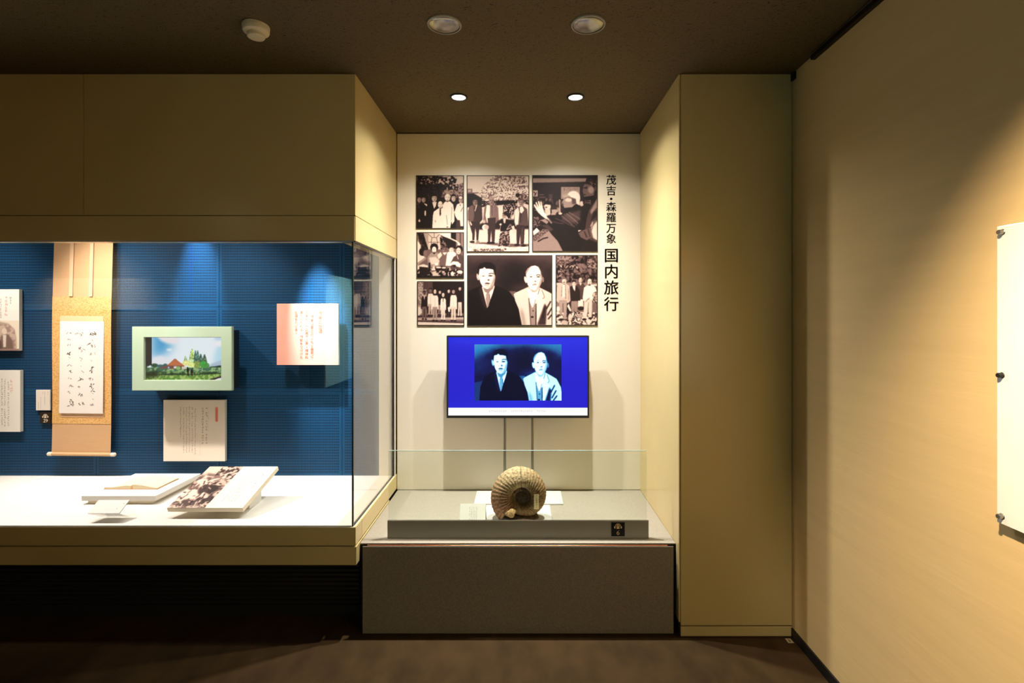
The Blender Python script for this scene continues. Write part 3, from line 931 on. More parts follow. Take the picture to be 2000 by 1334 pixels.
for x, y, h_, w_, v in ((990, 720, 150, 55, (.58, .68, .52)), (1150, 700, 300, 90, (.70, .80, .48)), (1230, 720, 290, 55, (.34, .47, .42)), (1285, 720, 290, 60, (.36, .50, .44)), (1360, 740, 220, 70, (.34, .46, .38)), (1450, 740, 210, 75, (.36, .44, .36))):
    c.n([(x - w_ * .2, y - h_), (x + w_ * .15, y - h_), (x + w_ * .65, y - h_ * .5), (x + w_, y + 40), (x - w_, y + 40), (x - w_ * .6, y - h_ * .5)], tuple(q * .8 for q in v), tuple(min(1, q * 1.25) for q in v), 26, blur=6)
for x, y, rx, ry, v in ((1270, 780, 90, 90, (.52, .60, .30)), (1420, 770, 90, 88, (.28, .60, .26)), (1510, 800, 60, 60, (.30, .56, .26)), (1010, 740, 90, 66, (.90, .88, .55)), (1130, 780, 80, 66, (.88, .92, .55)), (1130, 690, 60, 50, (.78, .90, .62))):
    c.e(x, y, rx, ry, v, 14); c.n([(x - rx * .7, y - ry * .6), (x + rx * .7, y - ry * .6), (x + rx * .7, y + ry * .7), (x - rx * .7, y + ry * .7)], v, tuple(min(1, q * 1.18) for q in v), 22, blur=14)
c.e(1040, 850, 14, 18, (.16, .11, .10)); c.p([(1018, 870), (1062, 862), (1078, 910), (1066, 975), (1072, 1050), (1038, 1052), (1034, 975), (1016, 930)], (.17, .11, .10), 4)
c.e(1148, 880, 12, 16, (.18, .12, .10)); c.p([(1122, 905), (1164, 898), (1174, 950), (1160, 1000), (1164, 1052), (1134, 1052), (1128, 1000), (1110, 950)], (.18, .11, .09), 4)
c.r(15, 110, 175, 790, (.20, .19, .18), 4); c.p([(15, 780), (170, 780), (60, 830), (15, 960)], (.22, .22, .19), 14)
picture_mesh('screen', c.out(gain=.95), (sx0 - .001, MD + .014, szb - .001), (sx1 - sx0 + .002, 0, 0), (0, 0, szt - szb + .002), 'screen', t, 'screen showing a farmhouse and trees')

# text label under the monitor
c = Canvas((125, 272, 928, 1074), (120.5, 120), (.97, .92, .86), seed=12)
c.p([(800, 375), (818, 362), (836, 375), (836, 548), (818, 562), (800, 548)], (.90, .50, .42), 4)
c.glyphs(818, 378, 545, 17, (.74, .34, .28), 77, 0, .12, .7)
c.glyphs(686, 362, 830, 33, (.40, .33, .28), 70, .12, .10, .8); c.glyphs(638, 370, 840, 33, (.44, .36, .30), 71, .12, .10, .7)
c.glyphs(710, 362, 700, 11, (.55, .46, .38), 72, .45, .12, .5); c.glyphs(602, 800, 980, 13, (.6, .5, .42), 73, 0, .12, .5)
for k, (gx, y0, y1) in enumerate(((540, 385, 980), (502, 362, 960), (464, 362, 965), (427, 362, 950), (389, 362, 960), (350, 362, 740))):
    c.glyphs(gx, y0, y1, 22, (.48, .39, .32), 80 + k, .06, .11, .75)
board_thing('text_board', 'square cream text board with an orange heading tag, just below the green framed monitor', 'text board', 319, 781, 439.5, 901, BF, .02, c.out(gain=1.0), 'text boards in the showcase')

# pink introductory board with readable lines
PD = 3.10
c = Canvas((0, 0, 120, 120), (120, 120), (.97, .70, .63), dens=.6, seed=13)
pink = board_thing('text_board', 'square salmon pink text board with red text, nearest the glass corner', 'text board', 540.5, 593, 661, 713, PD, .02, c.out(gain=.92), 'text boards in the showcase', 'paper')
M['red ink'] = material('red lettering', (214, 120, 96), 0.6)


def lettering(ch, size, cx, cz, y, mat, name, parent, weight=0.0, extrude=0.0004, label=None):
    """one character facing the room, centred at (cx, cz) in the plane y"""
    cu = bpy.data.curves.new('lettering', 'FONT')
    cu.body, cu.size, cu.extrude = ch, size, extrude
    o = bpy.data.objects.new('lettering', cu)
    COL.objects.link(o)
    me = bpy.data.meshes.new_from_object(o.evaluated_get(bpy.context.evaluated_depsgraph_get()))
    bpy.data.objects.remove(o)
    if weight:
        bm = bmesh.new()
        for sx2, sy2 in ((-1, 0), (1, 0), (0, 1), (0, -1)):
            m2 = me.copy()
            m2.transform(Matrix.Translation((sx2 * weight, sy2 * weight * .6, abs(sy2) * .00005)))
            bm.from_mesh(m2)
            bpy.data.meshes.remove(m2)
        bm.to_mesh(me); bm.free()
    me.transform(Matrix.Translation((cx, y, cz)) @ Matrix.Rotation(math.pi / 2, 4, 'X') @ Matrix.Translation((-.485 * size, -.38 * size, 0)))
    me.materials.clear()
    return link(name, me, M[mat], parent, label)


def text_column(txt, size, cx, top, y, mat, name, parent, pitch=1.08, offset=0.0):
    """a vertical line of writing as one mesh"""
    bm = bmesh.new()
    z = top
    for ch in txt:
        if ch != '　':
            o = lettering(ch, size, cx + (.30 * size if ch in '、。' else 0), z - size / 2 + (.30 * size if ch in '、。' else 0), y, mat, 'tmp', None, offset)
            bm.from_mesh(o.data)
            me = o.data
            bpy.data.objects.remove(o); bpy.data.meshes.remove(me)
        z -= size * pitch
    me = bpy.data.meshes.new(name)
    bm.to_mesh(me); bm.free()
    return link(name, me, M[mat], parent)


for txt, px, top, s_ in (('茂吉の生涯', 625.5, 607, 8.2), ('茂吉は蔵王のふもと金瓶に', 609.5, 615, 6.6), ('生まれ、十四歳で上京。精神科', 599, 607, 6.3), ('医のかたわら、作歌をつづけた', 588.5, 607, 6.3), ('生涯をたどる。', 578.5, 607, 6.3)):
    text_column(txt, s_ * PD / F * 1.02, X(px, PD), Z(top, PD), PD - .0004, 'red ink', 'text_line', pink, 1.05)

# objects on the white deck
DECK = LEDGE


def tilted(o0, u, v, n=None):
    """frame with origin o0 and axes u, v, u x v"""
    u, v = Vector(u).normalized(), Vector(v).normalized()
    w = u.cross(v).normalized()
    return Matrix(((u.x, v.x, w.x, o0[0]), (u.y, v.y, w.y, o0[1]), (u.z, v.z, w.z, o0[2]), (0, 0, 0, 1)))


# photograph board on an easel
pf_l, pf_r = Vector((X(325.8, 2.5), 2.5, Z(992.3, 2.5))), Vector((X(473.9, 2.5), 2.5, Z(992.3, 2.5)))
pb_l = Vector((X(409.8, 2.784), 2.784, Z(911, 2.784)))
wv, lv = pf_r - pf_l, pb_l - pf_l
lv = lv - wv * (lv.dot(wv) / wv.length_squared) * 0
PW, PL = wv.length, lv.length
t = thing('photo_board', 'thick tilted board on the white deck, old photograph beside text', 'display board', (pf_l.x + .2, 2.64, DECK))
mt = tilted(pf_l, wv, lv)
sh = lv.normalized().dot(wv.normalized()) * 0
bm = bmesh.new()
add_box(bm, 0, PW, 0, PL, -.024, -.0008, .0008)
bm.transform(mt)
link('board', bm_mesh(bm, 'board'), M['foam'], t)
c = Canvas((0, 0, 74, 122), (74, 122), .82, seed=15)
c.n([(0, 0), (74, 0), (74, 122), (0, 122)], .38, .90, 7, .5, .35, octaves=3)
c.p([(0, 0), (60, 0), (74, 20), (40, 30), (0, 26)], .88, 14)
c.n([(30, 0), (74, 0), (74, 40), (30, 40)], .3, .85, 7)
for x, y, rx, ry, v, rot in ((24, 52, 20, 9, .95, .5), (44, 40, 18, 6, .9, -.5), (20, 84, 26, 13, .97, .3), (52, 66, 14, 20, .2, .3), (36, 70, 10, 16, .3, -.4), (58, 100, 18, 12, .3, .2), (24, 108, 26, 8, .35, .1), (50, 88, 12, 6, .92, .6), (60, 52, 10, 8, .8, 0), (10, 62, 10, 10, .5, 0), (30, 30, 20, 5, .55, .3), (8, 100, 8, 10, .9, .2)):
    c.e(x, y, rx, ry, v, 3, rot=rot)
for k in range(110):
    x, y = c.rng.random() * 74, 28 + c.rng.random() * 92
    c.l([(x, y), (x + c.rng.normal() * 6, y + c.rng.normal() * 6)], 1 + c.rng.random() * 1.6, float(c.rng.choice([.1, .25, .9, .97])), 1)
img = c.out(SEPIA, .95)
P = lambda a, b_, h_=0.0: mt @ Vector((a, b_, h_))
o_ = P(.0008, .0008, 0)
picture_mesh('photograph', img, o_, P(PW * .495, .0008, 0) - o_, P(.0008, PL - .0008, 0) - o_, 'print', t, 'brown toned photograph half')
c = Canvas((0, 0, 74, 122), (74, 122), (.97, .96, .94), seed=16)
for k, (gx, y0, y1, s_) in enumerate(((58, 18, 64, 5.2), (64, 12, 18, 2.4), (46, 18, 104, 3.4), (40, 18, 102, 3.4), (34, 18, 104, 3.4), (28, 18, 102, 3.4), (22, 40, 104, 3.4))):
    c.glyphs(gx, y0, y1, s_, (.42, .40, .38), 100 + k, .15, .10, .7)
o_ = P(PW * .495, .0008, 0)
picture_mesh('text_panel', c.out(gain=.86), o_, P(PW - .0008, .0008, 0) - o_, P(PW * .495, PL - .0008, 0) - o_, 'card', t, 'white half with small text')
bm = bmesh.new()
bx0, bx1 = pf_l.x + .12, pf_l.x + .34
pts = [(2.62, DECK + .0005), (2.74, DECK + .0005), (2.74, P(.1, (2.74 - 2.5) / lv.y * PL, -.0275).z), (2.62, P(.1, (2.62 - 2.5) / lv.y * PL, -.0275).z)]
a_ = [bm.verts.new((bx0, y, z)) for y, z in pts]; b2 = [bm.verts.new((bx1, y, z)) for y, z in pts]
bm.faces.new(a_); bm.faces.new(b2)
for i in range(4):
    bm.faces.new((a_[i], a_[(i + 1) % 4], b2[(i + 1) % 4], b2[i]))
link('easel_block', bm_mesh(bm, 'easel'), M['white'], t)

# low white block carrying the open book
t = thing('display_block', 'low white display block carrying the open book', 'display block', (-2.11, 2.85, DECK))
box('top_slab', -2.311, -1.922, 2.684, 3.06, DECK + .0195, DECK + .046, 'white', t, .0012)
box('foot', -2.29, -1.945, 2.70, 3.04, DECK + .0002, DECK + .019, 'foam', t, .001)
BT = DECK + .0462
t = thing('open_book', 'small open old book with tan page edges on the white block', 'book', (-2.13, 2.87, BT))


def page_block(x0, x1, y0, y1, hfun, base):
    bm = bmesh.new()
    n = 14
    rows = []
    for k in range(n + 1):
        x = x0 + (x1 - x0) * k / n
        rows.append([bm.verts.new((x, y, z)) for y, z in ((y0, base), (y1, base), (y1, base + hfun(k / n)), (y0, base + hfun(k / n)))])
    for a, b_ in zip(rows, rows[1:]):
        for j in range(4):
            bm.faces.new((a[j], a[(j + 1) % 4], b_[(j + 1) % 4], b_[j]))
    bm.faces.new(rows[0]); bm.faces.new(rows[-1])
    return bm


by0, by1 = 2.785, 2.955
bm = page_block(-2.2745, -2.130, by0, by1, lambda s: .008 + .012 * math.sin(min(1, s * 1.02) * math.pi * .5) ** 3 * (1 if s < .92 else .8), BT + .0016)
M['pages'] = material('aged page edges', (240, 224, 190), .7)
M['cover'] = material('tan book cover', (178, 122, 62), .6)
link('page_block', bm_mesh(bm, 'pages'), M['pages'], t, 'left hand pages')
bm = page_block(-2.118, -1.985, by0, by1, lambda s: .018 * math.cos(s * math.pi * .5) ** 1.5 + .006, BT + .0016)
link('page_block', bm_mesh(bm, 'pages'), M['pages'], t, 'right hand pages')
bm = bmesh.new(); add_box(bm, -2.277, -1.982, by0 - .002, by1 + .002, BT, BT + .0015, .0004)
link('cover', bm_mesh(bm, 'cover'), M['cover'], t)
c = Canvas((0, 0, 60, 80), (60, 80), (.97, .95, .91), dens=1.2, seed=18)
for k in range(7):
    c.glyphs(50 - k * 6, 12, 62 - (k % 3) * 8, 3.6, (.45, .40, .34), 120 + k, .1, .11, .6)
pgl = -2.2735
bm_img = c.out(gain=.9)
picture_mesh('page', bm_img, (pgl, by0, BT + .0016 + .0086), (.075, 0, .0015), (0, by1 - by0, 0), 'card', t, 'printed left page')

# folded caption card in front of the block
t = thing('caption_card', 'small tilted white caption card in front of the open book', 'caption card', (-2.0, 2.5, DECK))
c0, c1, c2 = Vector((X(171, 2.45), 2.45, Z(1003, 2.45))), Vector((X(233, 2.45), 2.45, Z(1003, 2.45))), Vector((X(171, 2.45), 2.514, Z(977, 2.514)))
c = Canvas((0, 0, 62, 32), (62, 32), (.97, .96, .95), seed=19)
c.glyphs(56, 8, 10, 2.2, (.2, .2, .2), 5); c.glyphs(50, 20, 22, 2.0, (.2, .2, .2), 6)
picture_mesh('card_face', c.out(gain=.9), c0 + Vector((0, -.0008, .0012)), c1 - c0, c2 - c0, 'card', t)
bm = bmesh.new()
vs = add_box(bm, 0, (c1 - c0).length, 0, (c2 - c0).length, -.002, 0)
bm.transform(tilted(c0, c1 - c0, c2 - c0))
link('card_board', bm_mesh(bm, 'card board'), M['paper'], t)
bm = bmesh.new()
foot = Vector((c0.x, 2.522, DECK + .0005))
rear = Vector((c0.x, 2.56, DECK + .0005))
for a_, b_ in ((c0 + Vector((0, .003, -.003)), foot), (c2 + Vector((0, .003, -.004)), rear)):
    vs = add_box(bm, .001, (c1 - c0).length - .001, 0, (b_ - a_).length, -.0012, .0012)
    m4 = tilted(a_, c1 - c0, b_ - a_)
    for v in vs:
        v.co = m4 @ v.co
link('acrylic_stand', bm_mesh(bm, 'stand'), M['glass'], t, 'clear folded acrylic stand')

# ------------------------------------------------------------------ bench in the recess
SLAB = EYE - 1.10
tag(box('bench_slab', NL + .0065, NR - .001, 2.45, 3.20, SLAB - .005, SLAB, 'slab', bevel=.001),
    'pale stone slab covering the bench at the foot of the recess', 'bench top')
t = thing('stone_bench', 'low bench with a dark grey stone front and copper strip, under the pale slab', 'bench', (-.02, 2.43, 0))
box('stone_panel', X(708, 2.42), X(1315.5, 2.42), 2.42, 2.4235, .004, Z(1067.5, 2.42), 'stone', t, .0012, 'speckled grey stone panel')
turned('copper_strip', [(0, X(718, 2.446)), (.0045, X(718, 2.446)), (.0045, X(1303, 2.446)), (0, X(1303, 2.446))], (0, 2.4445, SLAB - .0096), 'copper', t, 'X', 32, 'thin rounded copper strip')
box('backing', NL + .0065, NR - .002, 2.459, 3.15, .005, SLAB - .0055, 'black', t, 0)
box('plinth', -.74, .70, 2.4245, 2.458, .002, SLAB - .016, 'black', t, 0)

# glass screen standing in a grey foot bar
t = thing('glass_screen', 'low clear glass screen standing in a grey metal bar on the bench', 'glass screen', (-.02, 2.53, SLAB))
GB = SLAB + .0875
box('foot_bar', X(756.5, 2.5), X(1267, 2.5), 2.5, 2.5115, SLAB + .0002, GB, 'bar', t, .0015, 'grey painted foot bar')
box('glass_pane', X(759, 2.515), X(1262.5, 2.515), 2.512, 2.520, SLAB + .0004, Z(880.5, 2.515), 'glassgreen', t, 0, 'clear glass pane')
box('polished_edge', X(759, 2.515), X(1262.5, 2.515), 2.5122, 2.5198, Z(880.5, 2.515) + .0002, Z(880.5, 2.515) + .0018, 'glassedge', t, 0, 'polished upper edge of the pane')
c = Canvas((0, 0, 27, 27), (26, 27), (.035, .025, .03), dens=4, seed=20)
audio_icon(c, 13.4, 8.0, 5.6, (.88, .80, .62), (.035, .025, .03))
digit(c, '6', 13.6, 20.0, 8.4, (.86, .79, .62))
x0, x1, z0, z1 = X(1194, 2.5), X(1220, 2.5), Z(1047, 2.5), Z(1020, 2.5)
t = thing('audio_guide_sign', 'black audio guide sign with headphones and the number 6 on the grey bar', 'sign', ((x0 + x1) / 2, 2.498, z0), 'audio guide signs')
box('plate', x0, x1, 2.4982, 2.4997, z0, z1, 'black', t, .0003)
picture_mesh('print', c.out(), (x0, 2.4978, z0), (x1 - x0, 0, 0), (0, 0, z1 - z0), 'card', t)

# papers on the bench
tag(box('paper_sheet', -.205, .158, 2.60, 2.936, SLAB + .0003, SLAB + .0015, 'paper', bevel=0),
    'flat white sheet of paper under the fossil', 'paper sheet')
c = Canvas((0, 0, 51, 32), (51, 32), (.92, .91, .87), dens=2.2, seed=21)
for k in range(5):
    c.glyphs(33 - k * 3.4, 5 - (k == 0), 30, 2.0, (.42, .40, .36), 140 + k, .05, .12, .7)
t = thing('caption_card', 'white caption card leaning on the bench to the left of the fossil', 'caption card', (-.27, 2.68, SLAB))
q0 = Vector((X(897.5, 2.66), 2.66, SLAB + .004)); q1 = Vector((X(948, 2.66), 2.66, SLAB + .004)); q2 = Vector((X(899, 2.70), 2.70, Z(983.5, 2.70)))
picture_mesh('card_face', c.out(gain=.88), q0, q1 - q0, q2 - q0, 'card', t)
bm = bmesh.new()
prof = [(2.6605, SLAB + .0035), (2.7008, q2.z - .0005), (2.745, SLAB + .0005), (2.742, SLAB + .0005), (2.700, q2.z - .004), (2.6625, SLAB + .0005)]
a_ = [bm.verts.new((q0.x + .0005, y, z)) for y, z in prof]; b2 = [bm.verts.new((q1.x - .0005, y, z)) for y, z in prof]
for i in range(len(prof)):
    bm.faces.new((a_[i], a_[(i + 1) % len(prof)], b2[(i + 1) % len(prof)], b2[i]))
bm.faces.new(a_); bm.faces.new(b2)
link('card_stand', bm_mesh(bm, 'stand'), M['paper'], t)

# ------------------------------------------------------------------ ammonite
AD = 2.745
acx, acz = X(1020, AD), Z(969, AD)
PXM = AD / F
phi_k = np.radians([0, 35, 125, 215, 305, 395, 485, 575, 665, 755, 900, 1100])
out_k = np.array([63.0, 61.5, 58.0, 47.0, 39.5, 28.0, 24.0, 19.5, 16.0, 12.5, 9.0, 6.0])
inn_k = np.array([19.0, 20.0, 19.0, 16.0, 14.5, 13.0, 11.0, 9.5, 8.0, 6.0, 4.0, 2.5])
thk_k = np.array([21.0, 21.5, 20.5, 17.5, 14.5, 10.5, 9.0, 7.5, 6.0, 5.0, 3.5, 2.5])
t = thing('ammonite_fossil', 'large ribbed brown ammonite fossil standing on white paper', 'fossil', (acx, AD, SLAB))
bm = bmesh.new()
NPHI, NSEC = 560, 44
rng = np.random.default_rng(42)
phis = np.linspace(0, math.radians(1000), NPHI)
jag = np.convolve(rng.normal(size=NSEC * 3), np.ones(3) / 3, 'same')[NSEC:2 * NSEC]
rough = np.stack([np.convolve(rng.normal(size=NPHI), np.ones(9) / 9, 'same') for _ in range(NSEC)], 1)
rough = (rough + np.roll(rough, 1, 1) + np.roll(rough, -1, 1)) / 3
rings, cols = [], []
for i, ph in enumerate(phis):
    ro, ri, th = (np.interp(ph, phi_k, k) for k in (out_k, inn_k, thk_k))
    ring = []
    n_rib = 44.0
    for j in range(NSEC):
        s = 2 * math.pi * j / NSEC
        cs, sn = math.cos(s), math.sin(s)
        rc, hr = (ro + ri) / 2, (ro - ri) / 2
        # ribs lean forward across the flank and fade on the oldest part of the top
        lean = 0.20 * (cs * .5 + .5) ** 1.2
        worn = 0.35 + 0.65 * min(1.0, abs(ph - math.radians(120)) / math.radians(45))
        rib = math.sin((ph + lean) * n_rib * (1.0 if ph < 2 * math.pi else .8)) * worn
        k = 1 + .040 * rib * (0.5 + .5 * abs(sn)) + 0.032 * rough[i, j]
        crack = -.05 * math.exp(-((ph - math.radians(128)) / .018) ** 2)
        k += crack
        # outer flank bulges near the umbilicus, tapers to the venter
        r = rc + hr * cs * k
        yy = th * np.sign(sn) * abs(sn) ** .85 * k * (1.0 - .18 * cs)
        pj = ph + (jag[j] * .11 * max(0, 1 - i / 14.0))
        ang = math.radians(222) - pj
        ring.append(bm.verts.new((acx + r * math.cos(ang) * PXM, AD + yy * PXM, acz + r * math.sin(ang) * PXM)))
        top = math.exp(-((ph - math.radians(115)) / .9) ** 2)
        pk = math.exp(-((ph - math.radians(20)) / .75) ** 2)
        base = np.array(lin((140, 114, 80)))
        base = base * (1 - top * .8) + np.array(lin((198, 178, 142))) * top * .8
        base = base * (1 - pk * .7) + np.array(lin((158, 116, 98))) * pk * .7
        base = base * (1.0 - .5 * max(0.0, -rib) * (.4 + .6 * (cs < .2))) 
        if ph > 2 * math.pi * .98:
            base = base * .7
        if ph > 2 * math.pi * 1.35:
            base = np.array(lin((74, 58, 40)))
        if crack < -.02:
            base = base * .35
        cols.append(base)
    rings.append(ring)
for a, b_ in zip(rings, rings[1:]):
    for j in range(NSEC):
        bm.faces.new((a[j], a[(j + 1) % NSEC], b_[(j + 1) % NSEC], b_[j]))
# dark plug of the umbilicus
# broken mouth: sunken irregular face
cen = Vector((0, 0, 0))
for v in rings[0]:
    cen += v.co
cen /= NSEC
mid = []
for j, v in enumerate(rings[0]):
    co = v.co.lerp(cen, .45) + Vector((rng.normal() * .004, rng.normal() * .004, .012 + rng.normal() * .004))
    mid.append(bm.verts.new(co)); cols.append(np.array(lin((118, 92, 60))) * (0.7 + .5 * rng.random()))
cv = bm.verts.new(cen + Vector((0, 0, .016))); cols.append(np.array(lin((110, 86, 56))))
for j in range(NSEC):
    bm.faces.new((rings[0][j], mid[j], mid[(j + 1) % NSEC], rings[0][(j + 1) % NSEC]))
    bm.faces.new((mid[j], cv, mid[(j + 1) % NSEC]))
for sg in (-1, 1):
    pr = None
    for q in range(8):
        rr_ = 14.0 * math.sin(q / 7 * math.pi / 2)
        ring = []
        for j in range(NSEC):
            s = 2 * math.pi * j / NSEC
            ring.append(bm.verts.new((acx + (rr_ + .02) * math.cos(s) * PXM, AD + sg * (3.0 + 5.0 * math.cos(q / 7 * math.pi / 2)) * PXM, acz + (rr_ + .02) * math.sin(s) * PXM)))
            cols.append(np.array(lin((66, 54, 42))) * (.8 + .4 * rng.random()))
        if pr:
            for j in range(NSEC):
                bm.faces.new((pr[j], pr[(j + 1) % NSEC], ring[(j + 1) % NSEC], ring[j]))
        pr = ring
cv2 = bm.verts.new((acx, AD, acz)); cols.append(np.array(lin((60, 50, 38))))
for j in range(NSEC):
    bm.faces.new((rings[-1][j], rings[-1][(j + 1) % NSEC], cv2))
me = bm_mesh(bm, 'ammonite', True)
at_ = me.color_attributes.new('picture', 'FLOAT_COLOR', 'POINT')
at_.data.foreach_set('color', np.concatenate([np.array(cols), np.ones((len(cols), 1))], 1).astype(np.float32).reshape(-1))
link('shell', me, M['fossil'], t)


def rock(name, cx, cy, cz, rx, ry, rz, colr, seed, parent, flat=None):
    bm = bmesh.new()
    bmesh.ops.create_icosphere(bm, subdivisions=4, radius=1.0)
    rg_ = np.random.default_rng(seed)
    ph_ = rg_.random((6, 3)) * 6; fr_ = rg_.normal(size=(6, 3)) * 3.2
    cs_ = []
    for v in bm.verts:
        d_ = v.co.normalized()
        k = 1 + sum(.07 * math.sin(fr_[q].dot(d_) + ph_[q][0]) for q in range(6)) + .025 * rg_.normal()
        v.co = Vector((cx + d_.x * rx * k, cy + d_.y * ry * k, cz + d_.z * rz * k))
        if flat is not None and v.co.z < flat:
            v.co.z = flat
        cs_.append(np.array(lin(colr)) * (.75 + .5 * rg_.random()))
    me = bm_mesh(bm, name, True)
    a2 = me.color_attributes.new('picture', 'FLOAT_COLOR', 'POINT')
    a2.data.foreach_set('color', np.concatenate([np.array(cs_), np.ones((len(cs_), 1))], 1).astype(np.float32).reshape(-1))
    return link(name, me, M['fossil'], parent)


ZS = SLAB + .0017
rock('matrix_rock', X(1014, AD), AD, ZS + .010, .092, .055, .016, (84, 66, 46), 3, t, ZS)['label'] = 'dark rock base under the shell'
rock('rock_knob', X(999, AD), AD - .055, Z(1001, AD - .055), .026, .020, .022, (158, 132, 90), 5, t, ZS)['label'] = 'pale rock knob by the broken mouth'
yl = AD - .056
lx0, lx1, lz0, lz1 = X(1043, yl), X(1052.5, yl), Z(994.5, yl), Z(965.5, yl)
M['tag paper'] = material('aged paper tag', (222, 204, 156), .7)
box('name_tag', lx0, lx1, yl, yl + .0008, lz0, lz1, 'tag paper', t, 0, 'small cream handwritten tag')
text_column('アンモナイト', (lz1 - lz0) / 6.5, (lx0 + lx1) / 2, lz1 - .002, yl - .0004, 'ink', 'tag_writing', t, 1.02)

# ------------------------------------------------------------------ television on its two-pole stand
TD = 3.06
t = thing('television', 'flat television showing two seated men on blue, held on two poles', 'television', (X(1012, TD), TD, SLAB))
x0, x1, z0, z1 = X(872.5, TD), X(1150.5, TD), Z(816.3, TD), Z(655.6, TD)
bz = .0095
bm = bmesh.new()
add_box(bm, x0, x1, TD + .004, TD + .045, z0, z1, .003)
link('back_shell', bm_mesh(bm, 'shell'), M['black'], t)
bm = bmesh.new()
zb = Z(811.5, TD)
for a in ((x0, x1, z0, zb), (x0, x1, z1 - bz, z1), (x0, x0 + bz, zb, z1 - bz), (x1 - bz, x1, zb, z1 - bz)):
    add_box(bm, a[0], a[1], TD - .004, TD + .0038, a[2], a[3])
link('bezel', bm_mesh(bm, 'bezel'), M['black'], t)
c = Canvas((104, 122, 1855, 1108), (271.5, 153), (.17, .16, .87), dens=1.35, seed=22)
c.r(104, 122, 1855, 1010, (.16, .17, .86)); c.e(300, 600, 500, 460, (.15, .13, .80), 300, .8); c.e(1650, 800, 400, 380, (.14, .11, .78), 240, .7); c.e(980, 150, 900, 110, (.18, .20, .90), 120)
c.r(104, 1008, 1855, 1108, (1, 1, 1))
rr = random.Random(9)
x = 615
while x < 1330:
    if not (830 < x < 870 or 1150 < x < 1200):
        for _ in range(3):
            y = 1048 + rr.uniform(-10, 10)
            c.l([(x + rr.uniform(0, 8), y), (x + rr.uniform(12, 22), y)], 2.6, (.80, .78, .78))
        c.l([(x + rr.uniform(4, 18), 1036), (x + rr.uniform(4, 18), 1060)], 2.6, (.80, .78, .78))
    x += 25


